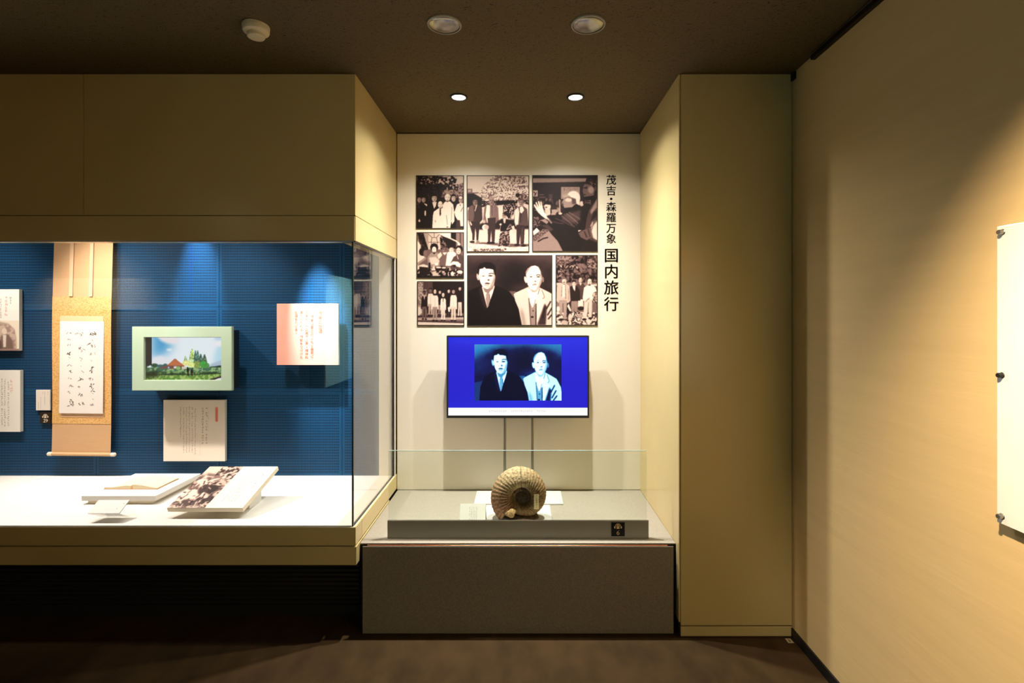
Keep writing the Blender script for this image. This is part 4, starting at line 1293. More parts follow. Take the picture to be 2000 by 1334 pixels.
def two_men(c, A, k=1.0):
    """two seated men, half length; drawn in the units of the large print"""
    c.A = A
    c.n([(-300, -100), (1900, -100), (1900, 1500), (-300, 1500)], .13, .20, 90, .5, .5, octaves=3)
    c.p([(-300, -100), (1900, -100), (1900, 210), (1000, 130), (300, 140), (-300, 260)], .34 * k, 170)
    c.e(880, 480, 240, 300, .06, 160, .8); c.p([(-300, 100), (120, 100), (150, 560), (-300, 700)], .22 * k, 120, .6)
    c.e(1080, 640, 280, 70, .30 * k, 120, .7)
    c.p([(780, 680), (905, 680), (940, 760), (870, 800)], .42, 10)
    c.p([(-260, 830), (60, 770), (60, 1400), (-260, 1400)], .32, 12)
    # dark suit
    c.p([(-60, 1330), (-20, 900), (60, 690), (180, 630), (300, 590), (540, 575), (700, 640), (800, 700), (890, 830), (960, 1000), (1010, 1300), (1010, 1500), (-80, 1500)], .045, 8)
    c.p([(255, 640), (300, 610), (390, 1000), (345, 960), (290, 800)], .22, 24, .8)
    c.p([(306, 610), (330, 590), (520, 570), (535, 600), (500, 720), (400, 985), (360, 830)], .93, 4)
    c.p([(398, 700), (440, 690), (448, 800), (430, 940), (402, 985), (372, 820)], .62, 8); c.l([(370, 770), (410, 700)], 6, .4, 4); c.l([(440, 740), (450, 850)], 8, .25, 5)
    # head of the first man
    c.p([(300, 560), (360, 700), (420, 715), (500, 640), (530, 560)], .55, 14)
    c.e(236, 430, 24, 62, .74, 6, rot=-.2)
    c.p([(240, 330), (262, 260), (520, 260), (545, 340), (540, 440), (520, 560), (470, 620), (400, 645), (330, 615), (285, 540), (255, 440)], .97, 6)
    c.p([(500, 300), (548, 300), (540, 500), (490, 620), (420, 640), (470, 560), (515, 430)], .58, 30, .9)
    c.p([(228, 345), (232, 260), (280, 195), (380, 165), (480, 178), (545, 235), (560, 330), (552, 420), (530, 380), (512, 300), (440, 285), (380, 284), (345, 250), (330, 278), (265, 290), (250, 400), (236, 380)], .05, 5)
    c.e(570, 400, 16, 44, .2, 6)
    c.l([(425, 380), (465, 362), (515, 372)], 13, .2, 8); c.l([(280, 385), (320, 378), (360, 384)], 8, .72, 8)
    c.e(458, 410, 42, 11, .24, 6); c.e(330, 414, 32, 8, .5, 6); c.e(335, 414, 9, 7, .15, 3); c.e(460, 410, 11, 9, .05, 3)
    c.l([(400, 400), (412, 470)], 8, .82, 8); c.e(425, 485, 20, 16, .35, 10); c.e(372, 500, 12, 7, .6, 6)
    c.p([(345, 550), (380, 530), (420, 530), (462, 552), (430, 558), (375, 556)], .30, 6); c.l([(352, 572), (432, 576)], 9, .42, 6); c.e(405, 606, 36, 9, .72, 10)
    # light suit
    c.p([(870, 740), (900, 710), (1010, 660), (1120, 610), (1340, 620), (1480, 690), (1570, 740), (1660, 900), (1720, 1300), (1720, 1500), (1060, 1500), (1000, 1200), (960, 1000), (900, 860)], .84, 8)
    c.p([(1000, 960), (1060, 1080), (1100, 1300), (1030, 1300), (985, 1060)], .62, 40, .8)
    c.p([(1120, 640), (1150, 860), (1215, 1000), (1270, 860), (1335, 640)], .97, 4)
    c.p([(1150, 850), (1200, 980), (1260, 900), (1275, 1300), (1180, 1290)], .60, 10); c.l([(1270, 900), (1265, 1290)], 16, .12, 8); c.l([(1140, 800), (1175, 1290)], 12, .20, 10)
    c.e(1215, 1030, 12, 10, .15, 4); c.e(1200, 1140, 24, 16, .12, 8); c.l([(1260, 830), (1230, 950)], 10, .45, 8)
    c.p([(1320, 640), (1360, 660), (1420, 790), (1380, 815), (1430, 860), (1290, 1240), (1275, 900)], .90, 6); c.l([(1330, 640), (1300, 740)], 9, .3, 5); c.l([(1370, 660), (1418, 790), (1382, 818)], 8, .35, 5)
    c.p([(1420, 900), (1460, 960), (1440, 1280), (1290, 1280)], .25, 24)
    for a in ((1430, 950, 1380, 1160), (1530, 860, 1450, 1000), (1560, 960, 1470, 1110), (1580, 1060, 1480, 1180)):
        c.l([(a[0], a[1]), (a[2], a[3])], 22, .14, 12)
    # head of the second man
    c.p([(1120, 600), (1200, 700), (1260, 700), (1330, 620), (1330, 560)], .70, 12)
    c.e(1082, 480, 24, 62, .86, 6, rot=-.25); c.e(1392, 480, 16, 50, .55, 6)
    c.p([(1090, 400), (1085, 340), (1120, 280), (1180, 240), (1250, 228), (1320, 255), (1372, 330), (1380, 430), (1360, 540), (1310, 640), (1240, 672), (1170, 640), (1120, 570), (1098, 480)], .97, 6)
    c.p([(1340, 290), (1385, 350), (1380, 460), (1350, 570), (1300, 650), (1260, 665), (1310, 580), (1350, 440)], .56, 30, .9)
    c.p([(1300, 240), (1360, 280), (1395, 370), (1390, 440), (1366, 400), (1352, 330)], .22, 10); c.p([(1085, 420), (1082, 345), (1130, 270), (1200, 234), (1150, 280), (1108, 350)], .55, 12)
    c.l([(1270, 405), (1300, 388), (1345, 402)], 14, .25, 8); c.l([(1145, 395), (1185, 385), (1205, 394)], 9, .6, 8)
    c.e(1308, 428, 34, 10, .28, 6); c.e(1178, 428, 28, 9, .45, 6); c.e(1180, 428, 9, 8, .12, 3); c.e(1308, 428, 9, 8, .08, 3)
    c.l([(1090, 430), (1150, 425)], 4, .6, 4); c.l([(1350, 430), (1405, 434)], 5, .3, 4)
    c.l([(1240, 420), (1245, 490)], 9, .82, 10); c.e(1255, 508, 18, 10, .4, 8); c.e(1212, 510, 9, 7, .55, 5)
    c.l([(1200, 572), (1282, 566)], 12, .45, 7); c.e(1245, 552, 34, 9, .62, 10)
    c.A = (1, 0, 1, 0)


bzx0, bzx1, bzz0, bzz1 = x0 + bz, x1 - bz, zb, z1 - bz
picture_mesh('screen', c.out(), (bzx0 - .001, TD + .001, bzz0 - .001), (bzx1 - bzx0 + .002, 0, 0), (0, 0, bzz1 - bzz0 + .002), 'screen', t, 'lit blue screen with a white caption bar')
c = Canvas((172, 125, 1868, 1228), (169.5, 110), .1, dens=1.6, seed=23)
two_men(c, (.93, 525 - 230 * .93, 1.02, 220 - 170 * 1.02), 1.5)
c.p([(172, 125), (700, 125), (420, 230), (260, 330), (172, 420)], .55, 160, .8); c.p([(1500, 125), (1868, 125), (1868, 420), (1760, 260)], .5, 160, .8)
im = c.out(BLUE)
im = np.clip(im * 1.25, 0, 1)
fx = lambda a: bzx0 + (a - 104) / (1855 - 104) * (bzx1 - bzx0)
fz = lambda a: bzz1 - (a - 122) / (1108 - 122) * (bzz1 - bzz0)
picture_mesh('screen_picture', im, (fx(433), TD + .0004, fz(920)), (fx(1528) - fx(433), 0, 0), (0, 0, fz(212) - fz(920)), 'screen', t, 'bluish portrait of two men on the screen')
for px in (985.5, 1040):
    pd = 3.085
    turned('pole', [(0.0, SLAB + .008), (.0085, SLAB + .008), (.0085, z0 + .25), (0.0, z0 + .25)], (X(px, pd), pd + .03, 0), 'steel', t, 'Z', 24)
box('mount_plate', X(970, TD), X(1056, TD), TD + .0455, TD + .056, z0 + .06, z0 + .24, 'black', t, .001)
box('base_plate', -.278, .236, 2.938, 3.15, SLAB + .0003, SLAB + .0078, 'paper', t, .0015, 'white base plate')

# ------------------------------------------------------------------ framed prints and title on the recess wall
PB = BACK - .006


def print_thing(label, x0, y0, x1, y1, c, border=1.7):
    d = PB
    t = thing('photo_print', label, 'photograph', (X((x0 + x1) / 2, d), BACK, Z(y1, d)), 'old photographs on the recess wall')
    box('black_border', X(x0, d), X(x1, d), d + .0004, BACK - .0003, Z(y1, d), Z(y0, d), 'border', t, .0004)
    flat_picture('picture', c.out(SEPIA, .84), x0 + border, y0 + border, x1 - border, y1 - border, d, 'print', t)


LITE = .90
# 1: eight people under trees
c = Canvas((50, 55, 1140, 1275), (90, 101), .07, seed=31)
c.p([(560, 55), (1140, 55), (1140, 330), (900, 360), (760, 300), (650, 220)], .80, 20)
c.n([(620, 430), (760, 350), (1140, 215), (1140, 560), (620, 560)], .30, .60, 26, blur=14)
c.n([(420, 55), (1010, 55), (960, 240), (820, 310), (700, 260), (560, 230), (430, 170)], .06, .74, 46, .52, .1)
c.n([(50, 60), (560, 60), (520, 250), (240, 260), (50, 220)], .06, .66, 30, .62, .1)
c.n([(740, 260), (1020, 250), (1010, 380), (760, 370)], .08, .70, 34, .55, .1)
c.n([(50, 260), (640, 260), (640, 520), (50, 520)], .05, .40, 16, .74, .1)
for a in ((420, 260, 470, 470), (480, 330, 550, 520), (680, 310, 590, 470), (270, 460, 390, 570), (340, 330, 335, 640), (650, 500, 720, 570)):
    c.l([(a[0], a[1]), (a[2], a[3])], 7, .38, 3)
c.p([(50, 700), (110, 680), (300, 700), (380, 700), (430, 1275), (50, 1275)], .05)
c.head(112, 600, 52, 74, .66); c.head(214, 600, 48, 74, .66)
c.p([(220, 690), (300, 720), (290, 770), (230, 710)], .82, 4); c.e(252, 925, 22, 68, .80, 6); c.p([(85, 1110), (115, 1050), (140, 1110), (120, 1140)], .80, 6); c.l([(60, 712), (130, 690)], 12, .6, 5); c.l([(95, 740), (110, 810)], 14, .4, 6)
c.p([(330, 740), (400, 680), (540, 680), (600, 760), (560, 1275), (330, 1275)], .05)
c.p([(412, 665), (520, 660), (500, 760), (458, 826)], .86, 4); c.head(464, 570, 64, 88, .74)
c.p([(820, 700), (870, 650), (980, 660), (1000, 900), (960, 1275), (820, 1275)], .07); c.head(912, 570, 54, 82, .80)
c.p([(930, 900), (990, 720), (1060, 690), (1140, 690), (1140, 1230), (1060, 1230), (1000, 1080), (950, 990)], LITE); c.head(1082, 610, 54, 84, .70); c.e(1075, 555, 46, 28, .86, 6); c.l([(1130, 790), (1080, 890)], 12, .3, 4); c.p([(1055, 720), (1080, 720), (1070, 770)], .3)
c.p([(980, 1080), (1060, 1090), (1080, 1275), (970, 1275)], .26, 8)
c.p([(655, 740), (690, 680), (740, 640), (830, 650), (905, 720), (930, 900), (935, 1110), (880, 1190), (862, 1110), (835, 1275), (660, 1275)], LITE)
c.l([(875, 780), (862, 1100)], 8, .35, 5); c.head(770, 560, 70, 90, .88, bald=True, f=.2); c.e(768, 648, 30, 16, .3, 8)
c.p([(415, 1275), (430, 980), (450, 890), (560, 810), (640, 800), (740, 880), (760, 1000), (830, 1275)], LITE + .01, 3)
c.l([(745, 970), (770, 1200)], 8, .3, 5); c.l([(485, 1080), (490, 1140)], 10, .4, 5); c.e(770, 1250, 24, 10, .2, 6)
c.p([(588, 830), (618, 830), (622, 950), (598, 1000), (584, 940)], .18, 4); c.head(602, 725, 62, 86, .90, bald=True, f=.18); c.e(610, 812, 24, 12, .2, 6); c.e(664, 690, 12, 30, .25, 6)
print_thing('photograph of eight people in coats under trees, upper left corner of the wall display', 812.3, 342.3, 906.2, 447, c)
# 2: four men before a thatched hut
c = Canvas((48, 42, 1062, 1292), (119, 146.5), .82, seed=32)
c.n([(250, 330), (330, 180), (440, 90), (500, 42), (960, 42), (1062, 180), (1062, 480), (280, 480)], .42, .88, 16, .46, .2, octaves=3)
c.n([(700, 42), (1000, 60), (1062, 190), (860, 160)], .42, .78, 22); c.p([(880, 210), (1000, 200), (1030, 220), (900, 240)], .4, 14)
c.n([(880, 350), (1000, 340), (1062, 400), (1062, 520), (900, 470)], .16, .60, 18)
c.n([(260, 450), (880, 440), (880, 560), (760, 760), (640, 640), (640, 520), (280, 560)], .05, .72, 16, .52)
c.p([(480, 460), (640, 450), (830, 450), (850, 490), (560, 520)], .06, 14)
c.p([(48, 330), (150, 330), (240, 380), (300, 420), (270, 560), (48, 560)], .08, 10); c.r(48, 255, 130, 330, .45, 6); c.l([(130, 325), (240, 322)], 12, .25, 4); c.r(60, 270, 110, 310, .7, 4)
c.r(48, 820, 1062, 1292, .84, 20); c.p([(240, 850), (380, 780), (900, 760), (1062, 860), (1062, 920), (240, 930)], .12, 20); c.p([(550, 560), (640, 560), (630, 740), (570, 740)], .86, 8)
c.n([(48, 1170), (1062, 1170), (1062, 1292), (48, 1292)], .78, .94, 16); c.n([(150, 1250), (700, 1240), (700, 1292), (150, 1292)], .35, .85, 12)
c.p([(100, 1160), (300, 1140), (900, 1170), (1062, 1170), (1062, 1210), (760, 1220), (300, 1170)], .30, 12, .8)
# man 1
c.p([(60, 620), (90, 540), (160, 510), (220, 510), (290, 560), (300, 760), (270, 800), (60, 780)], .24, 4); c.p([(60, 640), (90, 545), (150, 520), (165, 700), (140, 800), (60, 760)], .42, 10)
c.p([(170, 520), (215, 510), (190, 600), (172, 640)], .85, 4); c.l([(182, 530), (172, 600)], 14, .2, 4)
c.p([(70, 790), (260, 790), (240, 980), (200, 1000), (180, 900), (170, 1010), (130, 1000)], .20, 4); c.p([(130, 990), (175, 990), (165, 1110), (130, 1110)], .24); c.p([(195, 980), (240, 980), (230, 1110), (200, 1110)], .24); c.e(130, 1135, 42, 18, .1, 4); c.e(222, 1135, 30, 24, .55, 6); c.head(178, 470, 42, 62, .55); c.l([(90, 800), (120, 860)], 22, .86, 6)
# man 2
c.p([(310, 780), (330, 570), (370, 520), (520, 510), (560, 570), (570, 760), (520, 830), (330, 820)], .48, 4); c.p([(370, 520), (425, 530), (420, 730), (380, 830), (350, 700)], .90, 5); c.p([(430, 520), (490, 520), (480, 740), (430, 740)], .50, 5); c.l([(455, 530), (460, 700)], 10, .3, 4)
c.p([(385, 740), (520, 730), (500, 1130), (455, 1130), (445, 940), (425, 1130), (390, 1130)], .24, 4); c.e(408, 1148, 34, 20, .08, 4); c.e(468, 1148, 34, 20, .08, 4); c.head(448, 455, 42, 66, .62, .62); c.e(345, 895, 52, 50, .92, 5, rot=.6); c.e(365, 890, 40, 40, .70, 8, rot=.6); c.e(325, 800, 24, 30, .7, 6)
# seated elder
c.p([(570, 860), (600, 760), (660, 740), (760, 780), (780, 900), (740, 960), (600, 960)], .08, 4); c.n([(560, 1210), (590, 1000), (660, 950), (740, 960), (760, 1200)], .06, .60, 14, .5); c.e(660, 700, 36, 60, .62, 6); c.p([(640, 745), (690, 745), (675, 830), (650, 820)], .80, 6); c.p([(630, 660), (680, 630), (750, 680), (740, 760), (690, 690)], .08, 6); c.l([(645, 690), (690, 690)], 9, .2, 4)
c.e(690, 985, 26, 34, .66, 6); c.l([(600, 850), (560, 1190)], 8, .8, 2); c.e(598, 845, 20, 18, .84, 5); c.l([(700, 930), (760, 840), (790, 900)], 22, .5, 6); c.l([(700, 930), (770, 900)], 12, .8, 4)
# man 3
c.p([(820, 820), (830, 620), (870, 560), (960, 530), (1040, 590), (1062, 850), (1000, 880), (860, 880)], .34, 4); c.p([(830, 800), (832, 610), (890, 560), (910, 640), (890, 850), (850, 880)], .88, 6); c.p([(915, 560), (960, 540), (990, 610), (940, 670), (920, 640)], .90, 4); c.p([(920, 650), (945, 660), (940, 820), (920, 820)], .25, 5)
c.p([(860, 850), (1000, 860), (985, 1170), (930, 1170), (925, 1000), (905, 1170), (865, 1170)], .22, 4); c.l([(960, 900), (950, 1140)], 12, .4, 8); c.e(870, 1185, 46, 18, .12, 4); c.e(980, 1195, 44, 20, .14, 4); c.head(940, 480, 44, 64, .62, .35); c.e(880, 360, 36, 34, .1, 8); c.p([(780, 880), (820, 860), (850, 980), (810, 990)], .8, 4)
print_thing('photograph of three standing men and a seated elder before a thatched hut', 911.3, 342.3, 1033.7, 492.4, c)
# 3: white-haired man raising his hand in a crowd
c = Canvas((50, 35, 1112, 1288), (123.5, 146), .12, seed=33)
c.r(50, 35, 1112, 72, .10); c.p([(50, 75), (940, 75), (930, 135), (50, 155)], .62, 10); c.r(50, 160, 900, 520, .15, 20)
c.r(515, 220, 825, 420, .64, 6)
for k in range(8):
    c.glyphs(570 + k * 32, 238, 280, 20, .2, k, .2)
c.r(50, 278, 130, 380, .66, 4); c.l([(60, 300), (95, 340), (75, 370)], 14, .15); c.l([(110, 310), (90, 360)], 10, .2); c.r(150, 380, 260, 450, .34, 6); c.r(310, 340, 375, 420, .30, 6)
for k in range(5):
    c.l([(155, 350 + 0 * k), (230, 352)], 9, .4, 4)
c.n([(50, 400), (520, 420), (520, 620), (50, 620)], .12, .40, 36, .56)
c.e(290, 540, 56, 74, .86, 10); c.p([(225, 480), (300, 450), (370, 480), (390, 560), (340, 520), (260, 510), (235, 530)], .10, 8); c.e(270, 560, 20, 12, .4, 8); c.p([(240, 600), (340, 590), (350, 680), (260, 710)], .80, 10); c.e(400, 580, 46, 50, .20, 10)
c.n([(340, 600), (480, 590), (500, 720), (340, 720)], .1, .66, 30); c.e(470, 600, 26, 40, .6, 10)
c.p([(478, 430), (502, 430), (510, 690), (486, 690)], .68, 4); c.e(510, 680, 30, 34, .86, 8)
# dark coat of the main figure
c.p([(290, 740), (360, 690), (520, 680), (620, 600), (780, 520), (900, 560), (960, 650), (930, 1000), (820, 1288), (480, 1288), (300, 880)], .09, 8)
c.p([(540, 690), (840, 600), (830, 780), (700, 830), (520, 780)], .30, 30)
for a in ((520, 700, 740, 890, 16, .46), (560, 670, 780, 860, 14, .40), (600, 660, 800, 830, 18, .50), (640, 640, 830, 760, 20, .44), (380, 800, 560, 830, 16, .36), (420, 740, 700, 870, 12, .42)):
    c.l([(a[0], a[1]), ((a[0] + a[2]) / 2 + 20, (a[1] + a[3]) / 2 + 10), (a[2], a[3])], a[4], a[5], 10)
c.p([(560, 600), (640, 560), (800, 510), (840, 540), (700, 600), (600, 640)], .05, 8)
# raised hand
c.p([(70, 540), (64, 520), (80, 505), (130, 580), (90, 480), (110, 468), (150, 560), (130, 462), (152, 452), (185, 555), (170, 470), (190, 466), (215, 570), (240, 640), (290, 730), (330, 780), (260, 750), (190, 700), (130, 640)], .95, 4)
c.l([(300, 730), (370, 820)], 16, .5, 6); c.l([(280, 740), (360, 830)], 12, .75, 5)
# head
c.e(720, 400, 112, 112, .95, 8); c.p([(800, 400), (830, 420), (820, 530), (770, 500)], .90, 8); c.p([(560, 420), (640, 360), (720, 420), (760, 500), (700, 560), (570, 570), (545, 520), (520, 490)], .62, 8)
c.e(640, 435, 60, 34, .84, 14); c.l([(545, 400), (620, 395), (700, 410)], 9, .35, 6); c.p([(690, 400), (760, 420), (770, 500), (700, 510)], .36, 14); c.p([(520, 490), (550, 480), (560, 540), (530, 535)], .45, 8); c.e(540, 515, 18, 10, .28, 6); c.e(580, 400, 26, 20, .3, 8, .8); c.e(855, 500, 36, 44, .80, 10); c.p([(540, 360), (620, 330), (640, 380), (560, 420)], .7, 14)
# tall man on the right
c.p([(900, 1000), (940, 740), (980, 600), (1060, 480), (1112, 400), (1112, 1150), (1000, 1100)], .30, 8); c.p([(1000, 620), (1112, 420), (1112, 560), (1010, 680)], .58, 14); c.p([(800, 990), (880, 940), (1000, 900), (1060, 780), (1112, 770), (1112, 1110), (1020, 1060), (940, 1110), (840, 1060)], .40, 8)
c.p([(1020, 960), (1050, 860), (1112, 790), (1112, 1110), (1050, 1070)], .86, 20); c.l([(900, 960), (940, 1060)], 18, .18, 8); c.l([(960, 920), (1000, 1050)], 14, .2, 8); c.l([(1000, 880), (1040, 800), (1020, 920)], 14, .7, 8); c.p([(1060, 630), (1112, 620), (1112, 700), (1000, 800)], .14, 14); c.p([(800, 940), (860, 940), (800, 970)], .86, 4)
c.p([(890, 190), (920, 160), (1020, 190), (1070, 260), (1060, 360), (990, 380), (900, 420), (885, 340), (870, 290)], .42, 8); c.e(1010, 270, 50, 60, .62, 24); c.p([(910, 170), (930, 100), (1000, 60), (1112, 65), (1112, 210), (1070, 250), (1020, 190)], .14, 8); c.n([(960, 90), (1112, 100), (1112, 200), (1000, 190)], .1, .4, 16); c.e(1085, 250, 20, 40, .35, 8); c.l([(885, 240), (950, 220)], 12, .15, 8); c.e(930, 240, 24, 10, .12, 6); c.e(900, 350, 26, 8, .2, 8); c.p([(880, 390), (1040, 370), (1080, 400), (960, 540), (880, 500)], .06, 8); c.n([(880, 440), (1010, 440), (1010, 510), (880, 510)], .06, .46, 16)
# coat in front, lower left
c.p([(50, 1288), (50, 1060), (230, 920), (300, 930), (360, 1010), (460, 1120), (545, 1288)], .58, 8); c.n([(60, 1040), (230, 910), (310, 950), (150, 1090), (60, 1130)], .28, .56, 10); c.l([(130, 1130), (220, 1080), (300, 1060)], 18, .08, 8); c.p([(50, 960), (110, 900), (165, 955), (60, 1030)], .92, 5); c.n([(50, 720), (140, 720), (190, 850), (60, 900)], .12, .5, 18); c.p([(150, 780), (250, 750), (310, 800), (280, 840), (200, 790)], .6, 8); c.p([(170, 860), (300, 850), (390, 930), (340, 960), (240, 890)], .30, 10)
print_thing('photograph of a white haired man raising an open hand, beside the vertical title', 1039.5, 341.8, 1167.6, 491.8, c)
# 4: women at a low table
c = Canvas((166, 97, 726, 642), (88, 85.5), .45, seed=34)
c.r(166, 97, 726, 300, .55); c.r(230, 97, 300, 270, .66, 8); c.r(300, 100, 450, 300, .80, 6)
for a in ((345, 155, 400, 155), (345, 155, 300, 110), (400, 155, 440, 110), (345, 155, 335, 210), (400, 155, 412, 210), (300, 212, 440, 212), (372, 100, 372, 155), (335, 212, 345, 270), (412, 212, 405, 260)):
    c.l([a[:2], a[2:]], 5, .22)
c.n([(440, 150), (560, 140), (600, 270), (450, 300)], .05, .5, 14, .56); c.p([(430, 97), (640, 97), (640, 290), (540, 290), (500, 180)], .10, 6); c.r(640, 97, 726, 300, .55, 6); c.l([(690, 97), (690, 260)], 16, .36, 5)
c.p([(410, 97), (575, 97), (575, 160), (640, 190), (690, 230), (690, 260), (660, 250), (655, 215), (560, 170), (480, 140)], .93, 4)
c.n([(166, 97), (240, 97), (270, 200), (300, 300), (230, 320), (190, 200)], .05, .3, 16, .6); c.p([(166, 190), (210, 250), (200, 310), (240, 380), (270, 400), (166, 500)], .90, 6)
c.e(228, 330, 40, 48, .08, 4); c.e(262, 345, 24, 40, .5, 8); c.l([(166, 480), (250, 420), (270, 400)], 26, .62, 6); c.p([(166, 500), (240, 480), (300, 500), (300, 600), (166, 620)], .88, 6)
c.p([(290, 400), (330, 340), (420, 340), (470, 400), (460, 500), (300, 520)], .62, 4); c.e(372, 275, 48, 50, .05, 3); c.e(372, 302, 28, 38, .92, 4); c.l([(360, 295), (368, 295)], 4, .2); c.l([(378, 295), (386, 295)], 4, .2); c.l([(366, 324), (380, 324)], 4, .3); c.p([(352, 335), (395, 335), (370, 360)], .1)
c.p([(430, 420), (460, 330), (540, 330), (560, 460), (520, 520), (440, 500)], .44, 4); c.head(498, 302, 28, 42, .56, .30); c.p([(470, 340), (530, 335), (500, 370)], .9, 4); c.p([(410, 370), (450, 330), (470, 370), (430, 420)], .86, 4)
c.p([(510, 500), (530, 340), (590, 310), (640, 350), (620, 470), (560, 500)], .94, 4); c.head(582, 298, 30, 40, .90, .10)
c.p([(570, 470), (610, 390), (680, 350), (726, 390), (726, 560), (640, 560)], .34, 4); c.e(678, 295, 42, 44, .07, 3); c.e(668, 318, 30, 42, .82, 4); c.l([(652, 312), (662, 312)], 4, .2); c.l([(674, 312), (684, 312)], 4, .2); c.l([(660, 340), (674, 340)], 4, .3); c.l([(650, 370), (665, 420)], 8, .85, 2)
c.p([(540, 500), (600, 445), (660, 450), (695, 480), (690, 520), (620, 500)], .96, 4); c.p([(310, 400), (390, 390), (440, 440), (420, 480), (330, 480)], .82, 8)
c.n([(166, 540), (300, 520), (560, 520), (726, 560), (726, 642), (166, 642)], .05, .70, 18, .56)
c.p([(190, 510), (290, 520), (330, 600), (200, 630)], .12, 6); c.p([(305, 460), (325, 460), (328, 550), (300, 550)], .08, 3); c.e(455, 528, 75, 26, .10, 3); c.e(425, 520, 34, 12, .86, 3); c.e(490, 524, 28, 12, .82, 3); c.e(600, 520, 30, 34, .34, 6); c.e(620, 500, 18, 14, .06, 3); c.e(594, 600, 20, 32, .9, 4); c.e(685, 575, 32, 20, .9, 4); c.e(376, 600, 26, 34, .78, 6); c.e(410, 620, 16, 18, .8, 4); c.p([(330, 560), (370, 490), (390, 560)], .85, 6); c.e(400, 480, 22, 16, .93, 4); c.r(166, 625, 726, 642, .07, 6)
print_thing('photograph of kimono wearers round a dining table, in the middle of the left column', 813.6, 453.4, 906.2, 543.2, c)
# 5: eight men on steps
c = Canvas((170, 706, 730, 1235), (88, 83.5), .12, seed=35)
c.n([(170, 706), (280, 706), (280, 1100), (170, 1100)], .50, .72, 10); c.r(280, 706, 355, 860, .32, 10); c.r(235, 706, 280, 800, .30, 10)
c.r(355, 706, 730, 900, .13, 14)
c.r(170, 1090, 730, 1235, .48, 10); c.p([(170, 1150), (730, 1140), (730, 1165), (170, 1170)], .72, 6); c.p([(170, 1175), (730, 1190), (730, 1210), (170, 1195)], .30, 5); c.p([(170, 1195), (730, 1212), (730, 1235), (170, 1230)], .86, 5); c.p([(170, 1010), (210, 1010), (215, 1090), (170, 1130)], .84, 10); c.r(170, 1118, 730, 1134, .14, 5)


def small_man(x, hy, s, coat, trousers, foot, face=.84, hair=.10, bald=False, w=1.0, shirt=None):
    sh = hy + 42 * s
    c.p([(x - 34 * s * w, sh + 26 * s), (x - 26 * s * w, sh), (x + 26 * s * w, sh), (x + 36 * s * w, sh + 26 * s), (x + 40 * s * w, sh + 150 * s), (x + 26 * s * w, sh + 160 * s), (x + 24 * s * w, sh + 130 * s), (x - 24 * s * w, sh + 130 * s), (x - 28 * s * w, sh + 160 * s), (x - 42 * s * w, sh + 150 * s)], coat, 3)
    c.p([(x - 25 * s * w, sh + 126 * s), (x + 26 * s * w, sh + 126 * s), (x + 24 * s * w, foot), (x + 8 * s, foot), (x, sh + 190 * s), (x - 10 * s, foot), (x - 26 * s * w, foot)], trousers, 3)
    c.l([(x, sh + 150 * s), (x - 1, foot - 30 * s)], 5, max(.05, trousers - .35), 3)
    c.e(x - 18 * s * w, foot + 2, 15 * s, 7 * s, .07); c.e(x + 18 * s * w, foot + 4, 15 * s, 7 * s, .07)
    if shirt is not None:
        c.p([(x - 10 * s, sh - 2), (x + 10 * s, sh - 2), (x, sh + 50 * s)], shirt, 2)
    else:
        c.l([(x, sh + 4 * s), (x, sh + 120 * s)], 3, max(.05, coat - .22), 3)
    c.head(x, hy, 17 * s, 26 * s, face, hair, bald)


small_man(440, 828, .95, .13, .60, 1105, w=.8); small_man(548, 815, 1.0, .13, .13, 1105, w=.8); small_man(325, 808, 1.0, .90, .70, 1110, .55); small_man(684, 785, 1.0, .12, .86, 1125, w=.9)
small_man(250, 840, 1.0, .13, .42, 1158, .42, shirt=.8); small_man(380, 825, 1.1, LITE, .62, 1175, .86, bald=True); small_man(480, 868, .92, .92, .90, 1172, .88, .85); small_man(606, 820, 1.12, LITE, .82, 1175, .72)
c.p([(535, 1020), (560, 1005), (565, 1070), (545, 1075)], .93, 3); c.p([(476, 905), (484, 905), (482, 950), (476, 950)], .3)
print_thing('photograph of eight men in pale and dark suits on steps, lowest in left column', 814.7, 549.2, 906.9, 636.6, c)
# 6: the two men, large
c = Canvas((56, 56, 1545, 1284), (163, 134.5), .15, dens=1.6, seed=36)
two_men(c, (1, 0, 1, 0), 1.0)
print_thing('large dark portrait photograph of two seated men, one in black suit, one in pale suit', 912.2, 498.3, 1078.9, 636.4, c)
# 7: four men in a garden
c = Canvas((48, 54, 764, 1282), (78.5, 134.5), .3, seed=37)
c.n([(48, 54), (764, 54), (764, 560), (48, 560)], .08, .50, 40, .50, .25, octaves=4); c.n([(48, 54), (330, 54), (300, 170), (48, 200)], .34, .58, 30, blur=20); c.n([(100, 230), (420, 220), (420, 300), (100, 300)], .2, .80, 20, .66); c.n([(600, 120), (764, 100), (764, 300), (600, 260)], .25, .62, 22)
for a in ((85, 310, 90, 370), (110, 310, 112, 350), (90, 430, 160, 375), (60, 420, 70, 460)):
    c.l([a[:2], a[2:]], 8, .8, 3)
c.r(48, 530, 764, 600, .56, 20); c.p([(640, 570), (764, 560), (764, 590), (640, 592)], .86, 8); c.p([(48, 540), (140, 535), (140, 565), (48, 570)], .8, 8)
c.r(48, 880, 764, 1282, .52, 30); c.p([(690, 900), (764, 900), (764, 1100), (690, 1100)], .46, 10)
c.n([(48, 1050), (764, 1060), (764, 1282), (48, 1282)], .26, .86, 30, .48)
c.p([(230, 860), (300, 840), (310, 1060), (240, 1180), (220, 1000)], .14, 10)
# rear man
c.p([(380, 600), (420, 550), (520, 545), (560, 600), (545, 840), (400, 840)], .32, 5); c.p([(450, 540), (495, 540), (475, 590)], .86, 4); c.head(469, 490, 31, 46, .82, bald=True); c.p([(430, 830), (520, 830), (520, 960), (430, 980)], .90, 8); c.e(480, 990, 60, 36, .14, 10)
